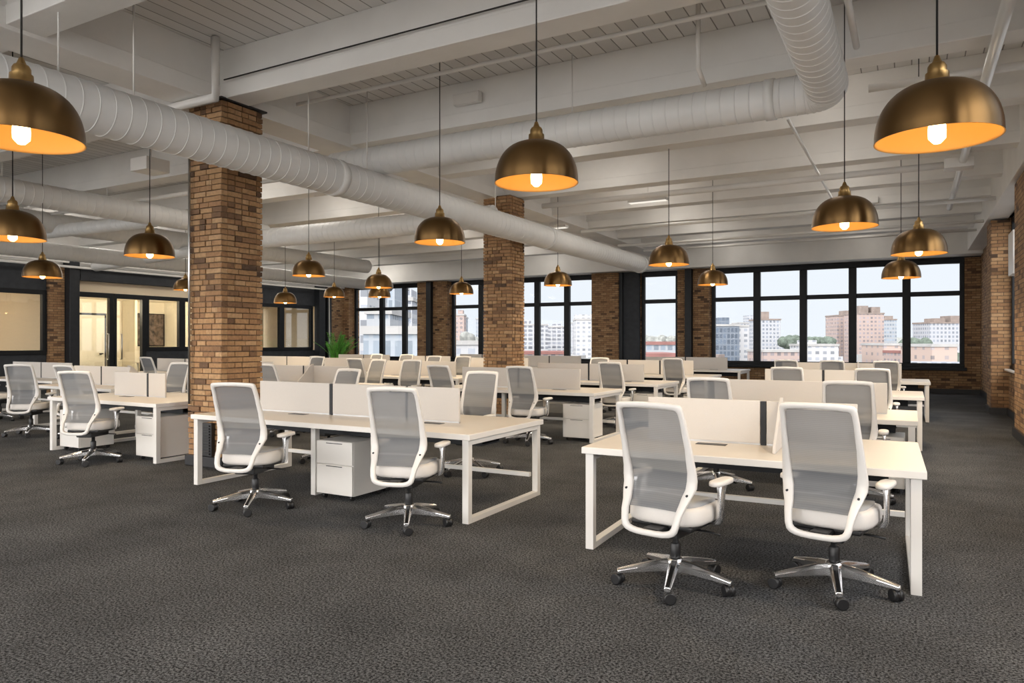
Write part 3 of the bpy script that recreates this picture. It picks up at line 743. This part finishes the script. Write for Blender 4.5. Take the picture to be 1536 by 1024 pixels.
bench(-14.0, -11.5, 10.4, 1.3, 'second desk in second row left of the brick columns', mid=False)
bench(-14.0, -11.5, 13.85, 1.3, 'third desk in second row left of the brick columns', mid=False)
bench(-14.0, -11.5, 17.2, 1.3, 'fourth desk in second row left of the brick columns', mid=False)
bench(-14.0, -11.5, 20.5, 1.3, 'farthest desk in second row left of the brick columns', mid=False)
bench(-17.4, -14.5, 7.85, 1.3, 'nearest desk of the leftmost row, cut by the picture edge')
bench(-17.4, -14.5, 11.3, 1.3, 'second desk of the leftmost row by the glass rooms')
bench(-17.4, -14.5, 14.7, 1.3, 'third desk of the leftmost row by the glass rooms')
bench(-17.4, -14.5, 18.1, 1.3, 'farthest desk of the leftmost row by the glass rooms')

# ------------------------------------------------------------------ drawer units
def make_pedestal():
    root = empty('drawer_unit'); W, Dp, H = .225, .25, .56
    MB().box(-W, W, -Dp + .02, Dp, .05, H).build('body', M['white_metal'], root, bevel=.004)
    MB().box(-W + .002, W - .002, -Dp, -Dp + .018, .055, .335).build('drawer', M['white_metal'], root, bevel=.003)
    MB().box(-W + .002, W - .002, -Dp, -Dp + .018, .343, H - .002).build('drawer', M['white_metal'], root, bevel=.003)
    for o, z in zip([c for c in COL.objects if c.parent == root and c.name.startswith('drawer')], (.322, H - .02)):
        MB().box(-.10, .10, -Dp - .004, -Dp + .002, z - .003, z + .003).build('pull', M['dark_steel'], o)
    for sx in (-1, 1):
        for sy in (-1, 1): MB().tube([(.17 * sx - .015, .19 * sy, .027), (.17 * sx + .015, .19 * sy, .027)], .026, 12).build('caster', M['black_plastic'], root)
    return root
ped0 = make_pedestal()
PD = [(-4.80, 5.42, 0, 'white two-drawer unit under large desk, between its two chairs'), (-4.80, 5.935, 180, 'white drawer unit back to back with the one between the two chairs'),
      (-8.46, 5.98, 0, 'white two-drawer unit at the right end of desk left of near column'), (-10.17, 5.98, 0, 'white two-drawer unit at the left end of desk left of near column'),
      (-4.43, 10.25, 0, 'white two-drawer unit at right end of second desk right of columns'),
      (-4.28, 12.85, 0, 'white drawer unit at right end of third desk right of columns'), (-.28, 8.32, 0, 'white drawer unit at right end of second right-hand desk'),
      (-4.19, 16.05, 0, 'white drawer unit at right end of fourth desk right of columns')]
for i, (x, y, a, lab) in enumerate(PD):
    o = ped0 if i == 0 else copy_tree(ped0, (0, 0, 0), 0)
    o.location = (x, y, 0); o.rotation_euler = (0, 0, R(a)); tag(o, lab, 'drawer unit', 'drawer units under the desks')

# ------------------------------------------------------------------ pendant lamps
def make_pendant():
    root = empty('pendant_lamp')
    Rr = .30; prof = []
    for k in range(15):
        t_ = k / 14 * PI / 2 * .93
        prof.append((Rr * math.cos(t_) ** .70, .285 * (math.sin(t_) / math.sin(PI / 2 * .93)) ** .97))
    outer = [(Rr * 1.005, -.012), (Rr * 1.0, 0)] + prof[1:] + [(.055, .291)]
    inner = [(.05, .276)] + [(max(.05, r - .008), z - .007) for r, z in reversed(prof[1:])] + [(Rr - .008, 0), (Rr - .004, -.012), (Rr * 1.005, -.012)]
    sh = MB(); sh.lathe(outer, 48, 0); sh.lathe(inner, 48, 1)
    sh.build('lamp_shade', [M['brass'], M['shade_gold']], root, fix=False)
    sk = MB()
    for pr in ([(.066, .284), (.064, .292), (.058, .300), (.056, .338)], [(.056, .338), (.046, .341)], [(.046, .341), (.045, .372), (.036, .388)], [(.036, .388), (.026, .392)], [(.026, .392), (.020, .405), (.012, .428), (.007, .432)]):
        sk.lathe(pr, 24)
    sk.build('socket', M['brass_bright'], root, fix=False)
    MB().lathe([(.0, -.035), (.018, -.033), (.041, -.008), (.043, .03), (.037, .12), (.026, .15), (.018, .19)], 10).build('bulb', M['bulb'], root)
    return root
pend0 = make_pendant()
LP = [(-4.17, 2.10, 2.60, 'large brass dome pendant cut by the left picture edge, nearest'),
      (.12, 4.42, 2.59, 'large brass dome pendant at upper right, nearest the aisle'),
      (-2.36, 4.62, 2.66, 'brass dome pendant hanging at the top middle, nearest of the centre'),
      (-4.88, 7.04, 2.69, 'brass dome pendant hanging in front of the long white duct, before second column'),
      (-.57, 7.74, 2.64, 'brass dome pendant under the duct elbow above the second right-hand desk'),
      (.08, 9.92, 2.57, 'brass dome pendant overlapping the wide window, upper of the overlapping pair'),
      (-.15, 13.89, 2.60, 'brass dome pendant before the wide window, lower of the overlapping pair'),
      (-3.18, 10.59, 2.67, 'brass dome pendant beside the far end of the long duct'),
      (-3.55, 14.87, 2.68, 'brass dome pendant at the left end of the wide window'),
      (-6.62, 13.97, 2.72, 'brass dome pendant in front of window right of the second column'),
      (-9.83, 15.13, 2.71, 'brass dome pendant before the narrow window left of second column'),
      (-10.22, 12.40, 2.70, 'upper of two overlapping brass pendants before the far left window'),
      (-12.68, 15.42, 2.73, 'lower of two overlapping brass pendants before the far left window'),
      (-9.88, 9.96, 2.75, 'brass dome pendant just right of the near brick column'),
      (-14.65, 15.78, 2.81, 'small brass pendant above the palm in the far corner'),
      (-14.93, 14.18, 2.57, 'small brass pendant before dark glazed room right of near column'),
      (-8.68, 5.92, 2.63, 'brass dome pendant just left of the near brick column'),
      (-8.13, 4.01, 2.58, 'brass dome pendant below the cut-off one at the left edge'),
      (-13.15, 6.96, 2.63, 'brass dome pendant before the left brick pier and glass'),
      (-16.80, 12.48, 2.88, 'brass dome pendant half hidden behind left edge of near column')]
for i, (x, y, z, lab) in enumerate(LP):
    o = pend0 if i == 0 else copy_tree(pend0, (0, 0, 0), 0)
    o.location = (x, y, z); o.rotation_euler = (0, 0, i * .7); tag(o, lab, 'pendant lamp', 'brass pendant lamps')
    top = 5.0 - z
    c = MB(); c.tube([(0, 0, .43), (0, 0, top - .03)], .0055, 8); c.build('lamp_cord', M['cord'], o)
    MB().lathe([(0, 0), (.05, 0), (.05, -.025), (.012, -.045)], 16, c=(0, 0, top)).build('ceiling_rose', M['white_paint'], o)
    l = D.lights.new('pendant_light', 'SPOT'); l.energy = 38 if y < 9 else 95; l.color = (1, .79, .52); l.shadow_soft_size = .05; l.spot_size = R(165); l.spot_blend = .5
    lo = D.objects.new('pendant_light', l); COL.objects.link(lo); lo.parent = o; lo.location = (0, 0, -.055)

# ------------------------------------------------------------------ ducts and pipes
def duct(pts, rad, label, pitch=.15, end=True, collars=()):
    """spiral duct along a polyline with rounded bends; ribs are rings of slightly larger radius"""
    P = [Vector(p) for p in pts]; path = [P[0]]
    for i in range(1, len(P) - 1):
        a, b_, c = P[i - 1], P[i], P[i + 1]; rb = rad * 1.15
        p0 = b_ + (a - b_).normalized() * rb; p1 = b_ + (c - b_).normalized() * rb
        for k in range(9):
            t_ = k / 8; path.append(p0 * (1 - t_) ** 2 + b_ * 2 * t_ * (1 - t_) + p1 * t_ ** 2)
    path.append(P[-1])
    b = MB(); b.tube(path, rad, 32)
    for a, b_ in zip(path, path[1:]):
        Ls = (b_ - a).length; n = max(1, round(Ls / pitch)); st = (b_ - a) / n; u = st.normalized()
        for k in range(n):
            q = a + st * (k + .5); b.tube([q - u * .010, q - u * .004, q + u * .004, q + u * .010], [rad - .002, rad + .005, rad + .005, rad - .002], 32, caps=False)
    o = b.build('ceiling_duct', M['duct_paint'], fix=False); tag(o, label, 'air duct', 'white spiral air ducts')
    for c in collars:
        c0, c1 = Vector(c[0]), Vector(c[1]); MB().tube([c0, c1], rad + .014, 28, caps=True).build('collar', M['duct_paint'], o)
    return o
duct([(-6.55, -3, 3.64), (-6.55, 19.1, 3.64)], .228, 'long white spiral duct crossing in front of both brick columns', collars=[((-6.55, 7.0, 3.64), (-6.55, 7.12, 3.64)), ((-6.55, 13.2, 3.64), (-6.55, 13.3, 3.64)), ((-6.55, 18.95, 3.64), (-6.55, 19.12, 3.64))])
duct([(-7.4, 8.0, 4.07), (-.74, 8.0, 4.07), (-.74, -3, 4.07)], .20, 'white spiral duct with a right-angle elbow at upper right', collars=[((-1.35, 8.0, 4.07), (-1.25, 8.0, 4.07))])
duct([(-13.3, 1, 4.05), (-13.3, 12.0, 4.05)], .21, 'white duct running toward the windows left of the near column, nearest')
duct([(-16.6, 3, 4.12), (-16.6, 19.5, 4.12)], .23, 'white duct ending before the far left window, second from left')
duct([(-18.4, 4, 3.72), (-18.4, 23.0, 3.72)], .20, 'lower white duct beside the glazed meeting rooms')
duct([(-13.0, 11.65, 3.86), (-6.85, 11.65, 3.86)], .21, 'white cross duct between the two brick columns')
duct([(-21.0, 12.6, 3.72), (-14.2, 12.0, 3.86)], .14, 'thin white branch duct above the glass doors')
duct([(-17.4, 9.0, 3.95), (-13.5, 9.3, 3.98)], .14, 'short white branch duct at far left under the ceiling')
def pipe(pts, r, label, mat='white_metal', name='ceiling_pipe', cat='pipe'):
    o = MB().tube(pts, r, 12).build(name, M[mat]); tag(o, label, cat); return o
pipe([(-6.9, 6.75, 4.55), (1.7, 6.75, 4.55)], .024, 'thin white pipe crossing the ceiling above the top middle pendant')
pipe([(-6.6, 13.2, 4.28), (.62, 13.2, 4.28)], .055, 'thick white sprinkler pipe across the ceiling before the right windows')
pipe([(-7.0, 16.1, 4.18), (1.4, 16.1, 4.18)], .04, 'white pipe spanning the ceiling near the right brick pier')
pipe([(-7.0, 18.6, 4.12), (1.4, 18.6, 4.12)], .035, 'white pipe spanning the ceiling, farthest from camera')
pipe([(-6.95, 20.6, 4.2), (1.4, 20.6, 4.2)], .03, 'slim white pipe close to the window wall ceiling')
pipe([(-1.36, 9.6, 4.32), (-1.36, 15.6, 4.32)], .022, 'slim shiny conduit running to the windows above centre right', 'conduit')
pipe([(.70, 6.4, 4.30), (.70, 17.6, 4.30)], .055, 'shiny conduit running to the windows at upper right', 'conduit')
pipe([(-1.9, 7.35, 5.0), (-1.9, 7.35, 4.3), (-1.9, 7.6, 4.2)], .025, 'short white drop pipe above the elbow duct')
pipe([(-.42, 5.6, 5.0), (-.42, 5.6, 4.1), (-.42, 7.0, 4.1)], .028, 'white drop pipe right of the elbow duct')
pipe([(-.42, 9.05, 4.36), (1.7, 9.05, 4.36)], .045, 'white pipe between elbow duct and upper right pendant')
pipe([(-21.7, 6, 3.85), (-21.7, 24.0, 3.85)], .035, 'upper white pipe along the top of the glazed rooms')
pipe([(-21.55, 6, 3.70), (-21.55, 22.9, 3.70), (-21.55, 22.95, .0)], .035, 'lower white pipe along the glazed rooms turning down the corner')
pipe([(-9.6, 5.55, 4.30), (-6.95, 5.55, 4.30), (-6.95, 5.55, 4.98)], .05, 'white pipe with a bend in front of the near column top')
pipe([(-7.69, 5.765, .75), (-7.69, 5.765, 4.3)], .014, 'thin metal conduit up the left edge of the near column', 'steel')
pipe([(-7.1, 5.79, 4.60), (-3.2, 5.79, 4.615), (1.7, 5.79, 4.60)], .008, 'thin black cable along the nearest ceiling beam', 'cord', 'cable', 'cable')
pipe([(-27, 4.9, 4.3), (-7.9, 4.9, 4.3)], .05, 'white pipe over the desks left of the near column')
pipe([(-20, 8.9, 4.3), (-7.9, 8.9, 4.3)], .04, 'white pipe across the left ceiling behind the near column')
for (x, y, z0, lab) in ((-6.55, 3.6, 3.86, 'thin rod holding the long duct, nearest'), (-6.55, 4.3, 3.86, 'thin rod holding the long duct, second'), (-6.55, 6.6, 3.86, 'thin rod holding the long duct beside column top'), (-6.55, 7.7, 3.86, 'thin rod holding the long duct past the near column'), (-6.55, 11.2, 3.86, 'thin rod holding the long duct before second column'),
                      (-13.3, 6.4, 4.25, 'thin rod holding the left duct, nearest'), (-13.3, 8.2, 4.25, 'thin rod holding the left duct, farther'), (-3.6, 8.0, 4.19, 'thin rod holding the elbow duct middle')):
    pipe([(x, y, z0), (x, y, 5.0)], .009, lab, 'white_metal', 'hanger_rod', 'rod')
# ceiling fittings
def fixture(x, y, z, lx, ly, label):
    o = empty('ceiling_light', (x, y, z)); tag(o, label, 'ceiling light')
    MB().box(-lx, lx, -ly, ly, 0, .06).build('housing', M['white_metal'], o, bevel=.01)
    MB().box(-lx + .02, lx - .02, -ly + .02, ly - .02, -.006, .001).build('diffuser', M['lamp_panel'], o)
    a = D.lights.new('strip_light', 'AREA'); a.shape = 'RECTANGLE'; a.size = 2 * lx; a.size_y = 2 * ly; a.energy = 14; a.color = (1, .92, .82)
    ao = D.objects.new('strip_light', a); COL.objects.link(ao); ao.parent = o; ao.location = (0, 0, -.03)
    MB().tube([(0, 0, .06), (0, 0, 5.0 - z)], .008, 8).build('stem', M['white_metal'], o)
fixture(-7.6, 15.6, 4.22, .45, .10, 'slim white strip light on the ceiling right of second column')
fixture(-4.6, 13.9, 4.30, .40, .09, 'slim white strip light between the ceiling beams in the middle')
def batten(x, y, z, e, label):  # mostly hidden fill lamps, added to brighten the far ceiling and left wall
    o = empty('ceiling_fill_batten', (x, y, z)); tag(o, label, 'ceiling light', 'added fill battens between the ceiling beams')
    MB().box(-.75, .75, -.035, .035, .03, .075).build('housing', M['white_metal'], o, bevel=.005)
    MB().tube([(-.72, 0, 0), (.72, 0, 0)], .014, 10).build('tube', M['lamp_panel'], o)
    MB().box(-.6, .6, -.012, .012, .075, 5.0 - z).build('bracket', M['white_metal'], o)
    l = D.lights.new('batten_fill', 'POINT'); l.energy = e; l.color = (1, .94, .86); l.shadow_soft_size = .35
    lo = D.objects.new('batten_fill', l); COL.objects.link(lo); lo.parent = o; lo.location = (0, 0, -.10)
BAY = [(9.4, 'second'), (11.7, 'third'), (14.0, 'fourth'), (16.1, 'fifth'), (18.2, 'sixth'), (20.3, 'seventh'), (22.6, 'last')]
for (y, bn) in BAY:
    for (x, xn, e) in ((-1.0, 'nearest the right-hand wall', 10), (-4.9, 'right of the brick columns', 14), (-11.5, 'left of the brick columns', 20), (-19.2, 'near the glazed meeting rooms', 42)):
        batten(x, y, 4.80 if x > -15 else 4.55, e, f'added white fill batten up in the {bn} beam bay {xn}')
def box_thing(name, b, label, cat, mat='white_metal'):
    o = MB().box(*b).build(name, M[mat], bevel=.01); tag(o, label, cat); return o
box_thing('ceiling_box', (.45, .85, 13.045, 13.35, 4.20, 4.36), 'white junction box at the end of the thick sprinkler pipe', 'box')
box_thing('ceiling_speaker', (-5.35, -4.95, 8.02, 8.12, 4.66, 4.80), 'small white box fixed on the second ceiling beam', 'box')
box_thing('ceiling_box', (-.95, -.6, 16.9, 17.0, 4.42, 4.55), 'small white box on a ceiling beam above the wide window', 'box')
box_thing('ceiling_projector', (-10.6, -10.2, 6.9, 7.3, 4.15, 4.35), 'white ceiling projector left of the near column', 'projector')
tag(MB().tube([(-10.4, 7.1, 4.35), (-10.4, 7.1, 5.0)], .02, 8).build('mounting_pole', M['white_metal']), 'white pole holding the ceiling projector', 'pole')

# louvre panel at the foot of the near column
lv = empty('vent_panel', (-7.40, 5.77, 0)); tag(lv, 'black louvred vent panel low on the near brick column', 'vent panel')
MB().box(-.14, .14, -.03, .02, .14, .54).build('panel', M['black_plastic'], lv, bevel=.005)
s_ = MB()
for k in range(11): s_.box(-.115, .115, -.045, -.028, .165 + k * .033, .182 + k * .033)
s_.build('slats', M['louver'], lv)

# ------------------------------------------------------------------ potted palm
pl = empty('potted_palm', (-20.05, 21.7, 0)); tag(pl, 'bushy green potted palm in the far corner by the left window', 'plant')
MB().lathe([(0, 0), (.24, 0), (.30, .5), (.28, .5), (.27, .46), (0, .46)], 24).build('pot', M['pot'], pl)
rnd = random.Random(5); fo = MB(); stm = MB()
for k in range(34):
    th = rnd.uniform(0, 2 * PI); ln = rnd.uniform(.9, 1.35); lean = rnd.uniform(.15, .85); pts = []
    for q in range(9):
        t_ = q / 8; r_ = lean * ln * (t_ ** 1.4) * .95; z = .45 + ln * 1.15 * (t_ - .38 * lean * t_ * t_)
        pts.append(Vector((r_ * math.cos(th), r_ * math.sin(th), z)))
    stm.tube(pts, .008, 5)
    for q in range(2, 9):
        d = (pts[q] - pts[q - 1]).normalized(); sd = d.cross(Vector((0, 0, 1))).normalized()
        for sgn in (-1, 1):
            for sh in (0, .5):
                p0 = pts[q - 1].lerp(pts[q], sh); tip = p0 + sd * sgn * .24 * (1 - .06 * q) + d * .16 + Vector((0, 0, -.04)); w = d * .022
                fo.add([p0 - w, p0 + w, p0.lerp(tip, .5) + w * 1.2 + Vector((0, 0, .02)), tip, p0.lerp(tip, .5) - w * .6 + Vector((0, 0, .02))], [(0, 1, 2, 3, 4)])
fo.build('fronds', M['plant_green'], pl, fix=False); stm.build('stems', M['plant_stem'], pl)

# ------------------------------------------------------------------ city outside
GZ = -34.0
struct(MB().box(-2500, 2500, 60, 4000, GZ - 1, GZ).build('ground', M['asphalt']))
struct(MB().box(-2500, 2500, -2500, 60, GZ - 1, GZ).build('ground', M['asphalt']))
# unseen pale slab added behind the camera to bounce light onto the ceiling
struct(MB().box(-60, 40, -70, YF, -.35, -.1).build('bounce_slab', M['white_paint']))
T = R(29); S_, C_ = math.sin(T), math.cos(T)
def at(az, dist):  # azimuth as tangent of the angle right of the view axis, distance along it
    return dist * (az * C_ - S_), dist * (az * S_ + C_)
FOOT = []
def tower(az0, az1, dist, top, mat, label, roof='roof_pale', crown=None, depth=30, balc=False):
    x0, y0 = at(az0, dist); x1, y1 = at(az1, dist); w = math.hypot(x1 - x0, y1 - y0) / 2
    root = empty('city_building', ((x0 + x1) / 2, (y0 + y1) / 2, GZ), T * -0 + math.atan2(y1 - y0, x1 - x0)); tag(root, label, 'building', 'city buildings beyond the windows')
    H = top - GZ; FOOT.append(((x0 + x1) / 2 + S_ * -depth / 2, (y0 + y1) / 2 + depth / 2, max(w, depth / 2) * 1.45 + 3))
    MB().box(-w, w, 0, depth, 0, H).build('facade', M[mat], root)
    MB().box(-w - .4, w + .4, -.4, depth + .4, H, H + 1.2).build('roof_edge', M[roof], root)
    if crown:
        for (a, b_, hh) in crown: MB().box(-w + 2 * w * a, -w + 2 * w * b_, 4, depth - 6, H + 1.2, H + 1.2 + hh).build('roof_block', M[roof if roof != 'roof_pale' else mat], root)
    return root
f_ = 1080.0
def az(px): return (px - 768) / f_
def zt(y, dist): return 1.51 + (511 - y) * dist / f_
Bd = [
    (1050, 1109, 420, 488, 'fac_blue', 'dark blue glass tower at the left of the wide window', 'roof_pale', [(.55, .8, 4)]),
    (1109, 1123, 430, 489, 'fac_white', 'narrow pale tower beside the dark blue glass tower', 'roof_pale', None),
    (1109, 1141, 720, 484, 'fac_pale', 'pale apartment tower stepped behind the blue glass tower', 'roof_pale', [(.45, .95, 7)]),
    (1138, 1171, 600, 479, 'fac_pale', 'pale gridded apartment tower right of the blue glass tower', 'roof_brown', [(.1, .55, 6)]),
    (1211, 1258, 380, 518, 'fac_white', 'long low white building between the two tower groups', 'roof_pale', [(.1, .4, 2)]),
    (1146, 1206, 340, 527, 'fac_brick', 'low reddish building below the pale gridded tower', 'roof_pale', None),
    (1256, 1288, 640, 473, 'fac_brick', 'left wing of the tall pinkish brick apartment tower', 'roof_brown', [(.5, .9, 4)]),
    (1286, 1326, 600, 470, 'fac_brick', 'tall pinkish brick apartment tower in the wide window', 'roof_brown', [(.15, .5, 6), (.62, .95, 5)]),
    (1324, 1345, 680, 479, 'fac_grey', 'grey-brown tower behind the pinkish brick tower', 'roof_brown', [(.3, .9, 3)]),
    (1326, 1358, 380, 517, 'wall_pink', 'low brick block right of the pinkish tower', 'roof_pale', None),
    (1395, 1450, 560, 484, 'fac_pale', 'grey apartment block at the right end of the wide window', 'roof_brown', [(.2, .5, 3), (.65, .95, 5)]),
    (1398, 1436, 300, 519, 'wall_pink', 'low pink and white building in front of the grey apartment block', 'roof_pale', None),
    (1366, 1384, 330, 529, 'fac_brick', 'small low red building near the right window frame', 'roof_red', None),
    (780, 822, 560, 487, 'fac_grid', 'white balconied block beside the second column, left one', 'roof_pale', [(.1, .4, 3)]),
    (821, 851, 620, 490, 'fac_grid', 'white balconied block in the middle window pane', 'roof_pale', [(.3, .7, 2)]),
    (852, 866, 720, 484, 'fac_pale', 'narrow grey tower left of the tall white tower', 'roof_pale', None),
    (864, 900, 520, 479, 'fac_white', 'tall white tower at the right of the middle window', 'roof_pale', [(.0, .7, 3)]),
    (780, 850, 300, 530, 'fac_brick', 'low reddish roofs below the balconied blocks', 'roof_red', None),
    (960, 1022, 260, 516, 'fac_grey', 'low grey building with red roof in the narrow window', 'roof_red', None),
    (955, 1022, 180, 536, 'wall_pink', 'nearest low red building at the foot of the narrow window', 'roof_red', None),
    (684, 696, 520, 472, 'fac_brick', 'mauve tower in the window left of the second column', 'roof_pale', [(.2, .8, 3)]),
    (694, 699, 560, 476, 'fac_grey', 'slim grey tower beside the mauve tower', 'roof_pale', None),
    (714, 728, 620, 478, 'fac_grey', 'grey tower half hidden by the second column', 'roof_pale', None),
    (678, 726, 200, 516, 'fac_white', 'low white building left of the second column', 'roof_pale', None),
    (530, 551, 150, 420, 'fac_white', 'tall white ribbed tower close behind the far left window', 'roof_pale', None),
    (550, 585, 130, 470, 'fac_grey', 'grey stepped tower in the far left window', 'roof_pale', None),
    (574, 592, 190, 425, 'fac_steel', 'blue-grey glass tower in the far left window', 'roof_pale', None),
    (593, 603, 250, 438, 'fac_white', 'pale slim tower in the far left window', 'roof_pale', None),
    (600, 618, 240, 450, 'fac_pale', 'cream and grey tower by the far left window brick pier', 'roof_pale', [(.3, .8, 3)]),
    (614, 640, 280, 462, 'fac_grey', 'grey tower at the right edge of the far left window', 'roof_pale', None),
    (545, 640, 105, 500, 'fac_steel', 'low grey glass block at the foot of the far left window', 'roof_pale', None),
]
for (a, b_, d_, y, m_, lab, rf, cr) in Bd: tower(az(a), az(b_), d_, zt(y, d_), m_, lab, rf, cr, depth=24)
# trees and far suburbs
def blob_tree(x, y, z, r_, mat, label, seed):
    rr = random.Random(seed); root = empty('city_tree', (x, y, GZ)); tag(root, label, 'tree', 'trees in the city view')
    b = MB()
    for k in range(6):
        c = Vector((rr.uniform(-.6, .6) * r_, rr.uniform(-.5, .5) * r_, z - GZ - r_ * rr.uniform(.6, 1.6))); q = r_ * rr.uniform(.5, .85)
        pr = [(q * math.sin(PI * i / 7) * rr.uniform(.85, 1.1) + .001, -q * math.cos(PI * i / 7)) for i in range(8)]
        b.lathe(pr, 10, c=c)
    b.build('crown', M[mat], root, fix=False)
    MB().tube([(0, 0, 0), (0, 0, z - GZ - r_ * 1.2)], [r_ * .1, r_ * .06], 8).build('trunk', M['trunk'], root)
k = 0
for (px0, px1, n, d0, ylo, yhi, mat, txt) in ((968, 1020, 6, 380, 499, 507, 'tree_pale', 'pale tree above the red-roofed building in the narrow window'), (1176, 1206, 4, 500, 500, 505, 'tree_green', 'green tree between the pale gridded tower and the window post'), (1214, 1250, 4, 460, 501, 507, 'tree_green', 'green tree behind the long white building'), (1360, 1388, 3, 440, 502, 507, 'tree_green', 'green tree left of the grey apartment block'), (700, 720, 4, 330, 496, 508, 'tree_pale', 'pale tree in the window left of the second column')):
    for i in range(n):
        k += 1; p_ = px0 + (px1 - px0) * (i + .5) / n; d_ = d0 + 30 * i; rr = random.Random(k); y_ = rr.uniform(ylo, yhi)
        x, y = at(az(p_), d_); FOOT.append((x, y, d_ * .02 + 3)); blob_tree(x, y, zt(y_, d_), d_ * .010, mat, txt, k)
hl = MB(); rr = random.Random(9)
for i in range(520):
    p_ = rr.uniform(660, 1470); d_ = rr.uniform(230, 1100); x, y = at(az(p_), d_); w = rr.uniform(4, 12); h_ = rr.uniform(14, 30)
    if any(math.hypot(x - q[0], y - q[1]) < q[2] + w * 1.3 for q in FOOT): continue
    hl.box(x - w, x + w, y - w * .6, y + w * .6, GZ, GZ + h_, rr.choice((0, 0, 1, 2, 3, 4)))
o = hl.build('suburb_rooftops', [M['fac_white'], M['roof_pale'], M['roof_brown'], M['fac_pale'], M['tree_green']], fix=False)
tag(o, 'distant sprawl of low rooftops and trees beyond the windows', 'rooftops', kind='stuff')
struct(MB().loft([[(-2400, 1900, GZ), (-2400, 2200, GZ), (-2400, 2100, 14)], [(-1200, 1900, GZ), (-1200, 2200, GZ), (-1200, 2100, 20)], [(0, 1900, GZ), (0, 2200, GZ), (0, 2100, 12)], [(900, 1900, GZ), (900, 2200, GZ), (900, 2100, 18)], [(2400, 1900, GZ), (2400, 2200, GZ), (2400, 2100, 10)]]).build('hills', M['tree_pale']))

# ------------------------------------------------------------------ sky, camera
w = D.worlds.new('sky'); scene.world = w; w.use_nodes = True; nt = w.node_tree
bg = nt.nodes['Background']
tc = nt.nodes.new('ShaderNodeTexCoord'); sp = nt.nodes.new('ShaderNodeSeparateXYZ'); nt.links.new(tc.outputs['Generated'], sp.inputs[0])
# bright overcast: the half behind the camera is brightened to light the room
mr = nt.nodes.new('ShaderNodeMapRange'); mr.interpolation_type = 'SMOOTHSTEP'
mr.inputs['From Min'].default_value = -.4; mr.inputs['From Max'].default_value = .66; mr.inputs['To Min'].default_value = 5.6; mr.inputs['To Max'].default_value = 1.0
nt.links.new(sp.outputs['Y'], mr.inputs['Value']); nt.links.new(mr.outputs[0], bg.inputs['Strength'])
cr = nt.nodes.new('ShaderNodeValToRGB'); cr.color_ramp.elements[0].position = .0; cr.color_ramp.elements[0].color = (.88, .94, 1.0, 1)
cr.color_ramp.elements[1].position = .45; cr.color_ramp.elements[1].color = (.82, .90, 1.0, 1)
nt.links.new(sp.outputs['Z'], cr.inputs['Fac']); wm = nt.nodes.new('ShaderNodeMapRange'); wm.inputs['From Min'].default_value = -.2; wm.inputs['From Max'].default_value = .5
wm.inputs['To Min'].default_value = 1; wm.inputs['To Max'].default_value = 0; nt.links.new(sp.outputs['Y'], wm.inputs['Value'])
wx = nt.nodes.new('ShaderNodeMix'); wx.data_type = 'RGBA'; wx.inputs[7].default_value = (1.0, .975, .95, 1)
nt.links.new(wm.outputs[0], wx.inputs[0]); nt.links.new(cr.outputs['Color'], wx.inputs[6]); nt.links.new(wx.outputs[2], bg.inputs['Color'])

cam = D.cameras.new('camera'); cam.sensor_width = 36; cam.lens = 36 * 1080 / 1536; cam.clip_end = 6000; cam.clip_start = .05
co = D.objects.new('camera', cam); COL.objects.link(co); co.location = (0, 0, 1.51); co.rotation_euler = (R(90), 0, R(29))
scene.camera = co
vs_ = scene.view_settings; vs_.view_transform = 'Standard'; vs_.look = 'None'; vs_.gamma = 1; vs_.use_curve_mapping = False; vs_.exposure = .0
cy = scene.cycles
cy.use_denoising = True; cy.max_bounces = 8; cy.diffuse_bounces = 5; cy.glossy_bounces = 4; cy.transparent_max_bounces = 16; cy.sample_clamp_indirect = 6
cy.caustics_reflective = False; cy.caustics_refractive = False
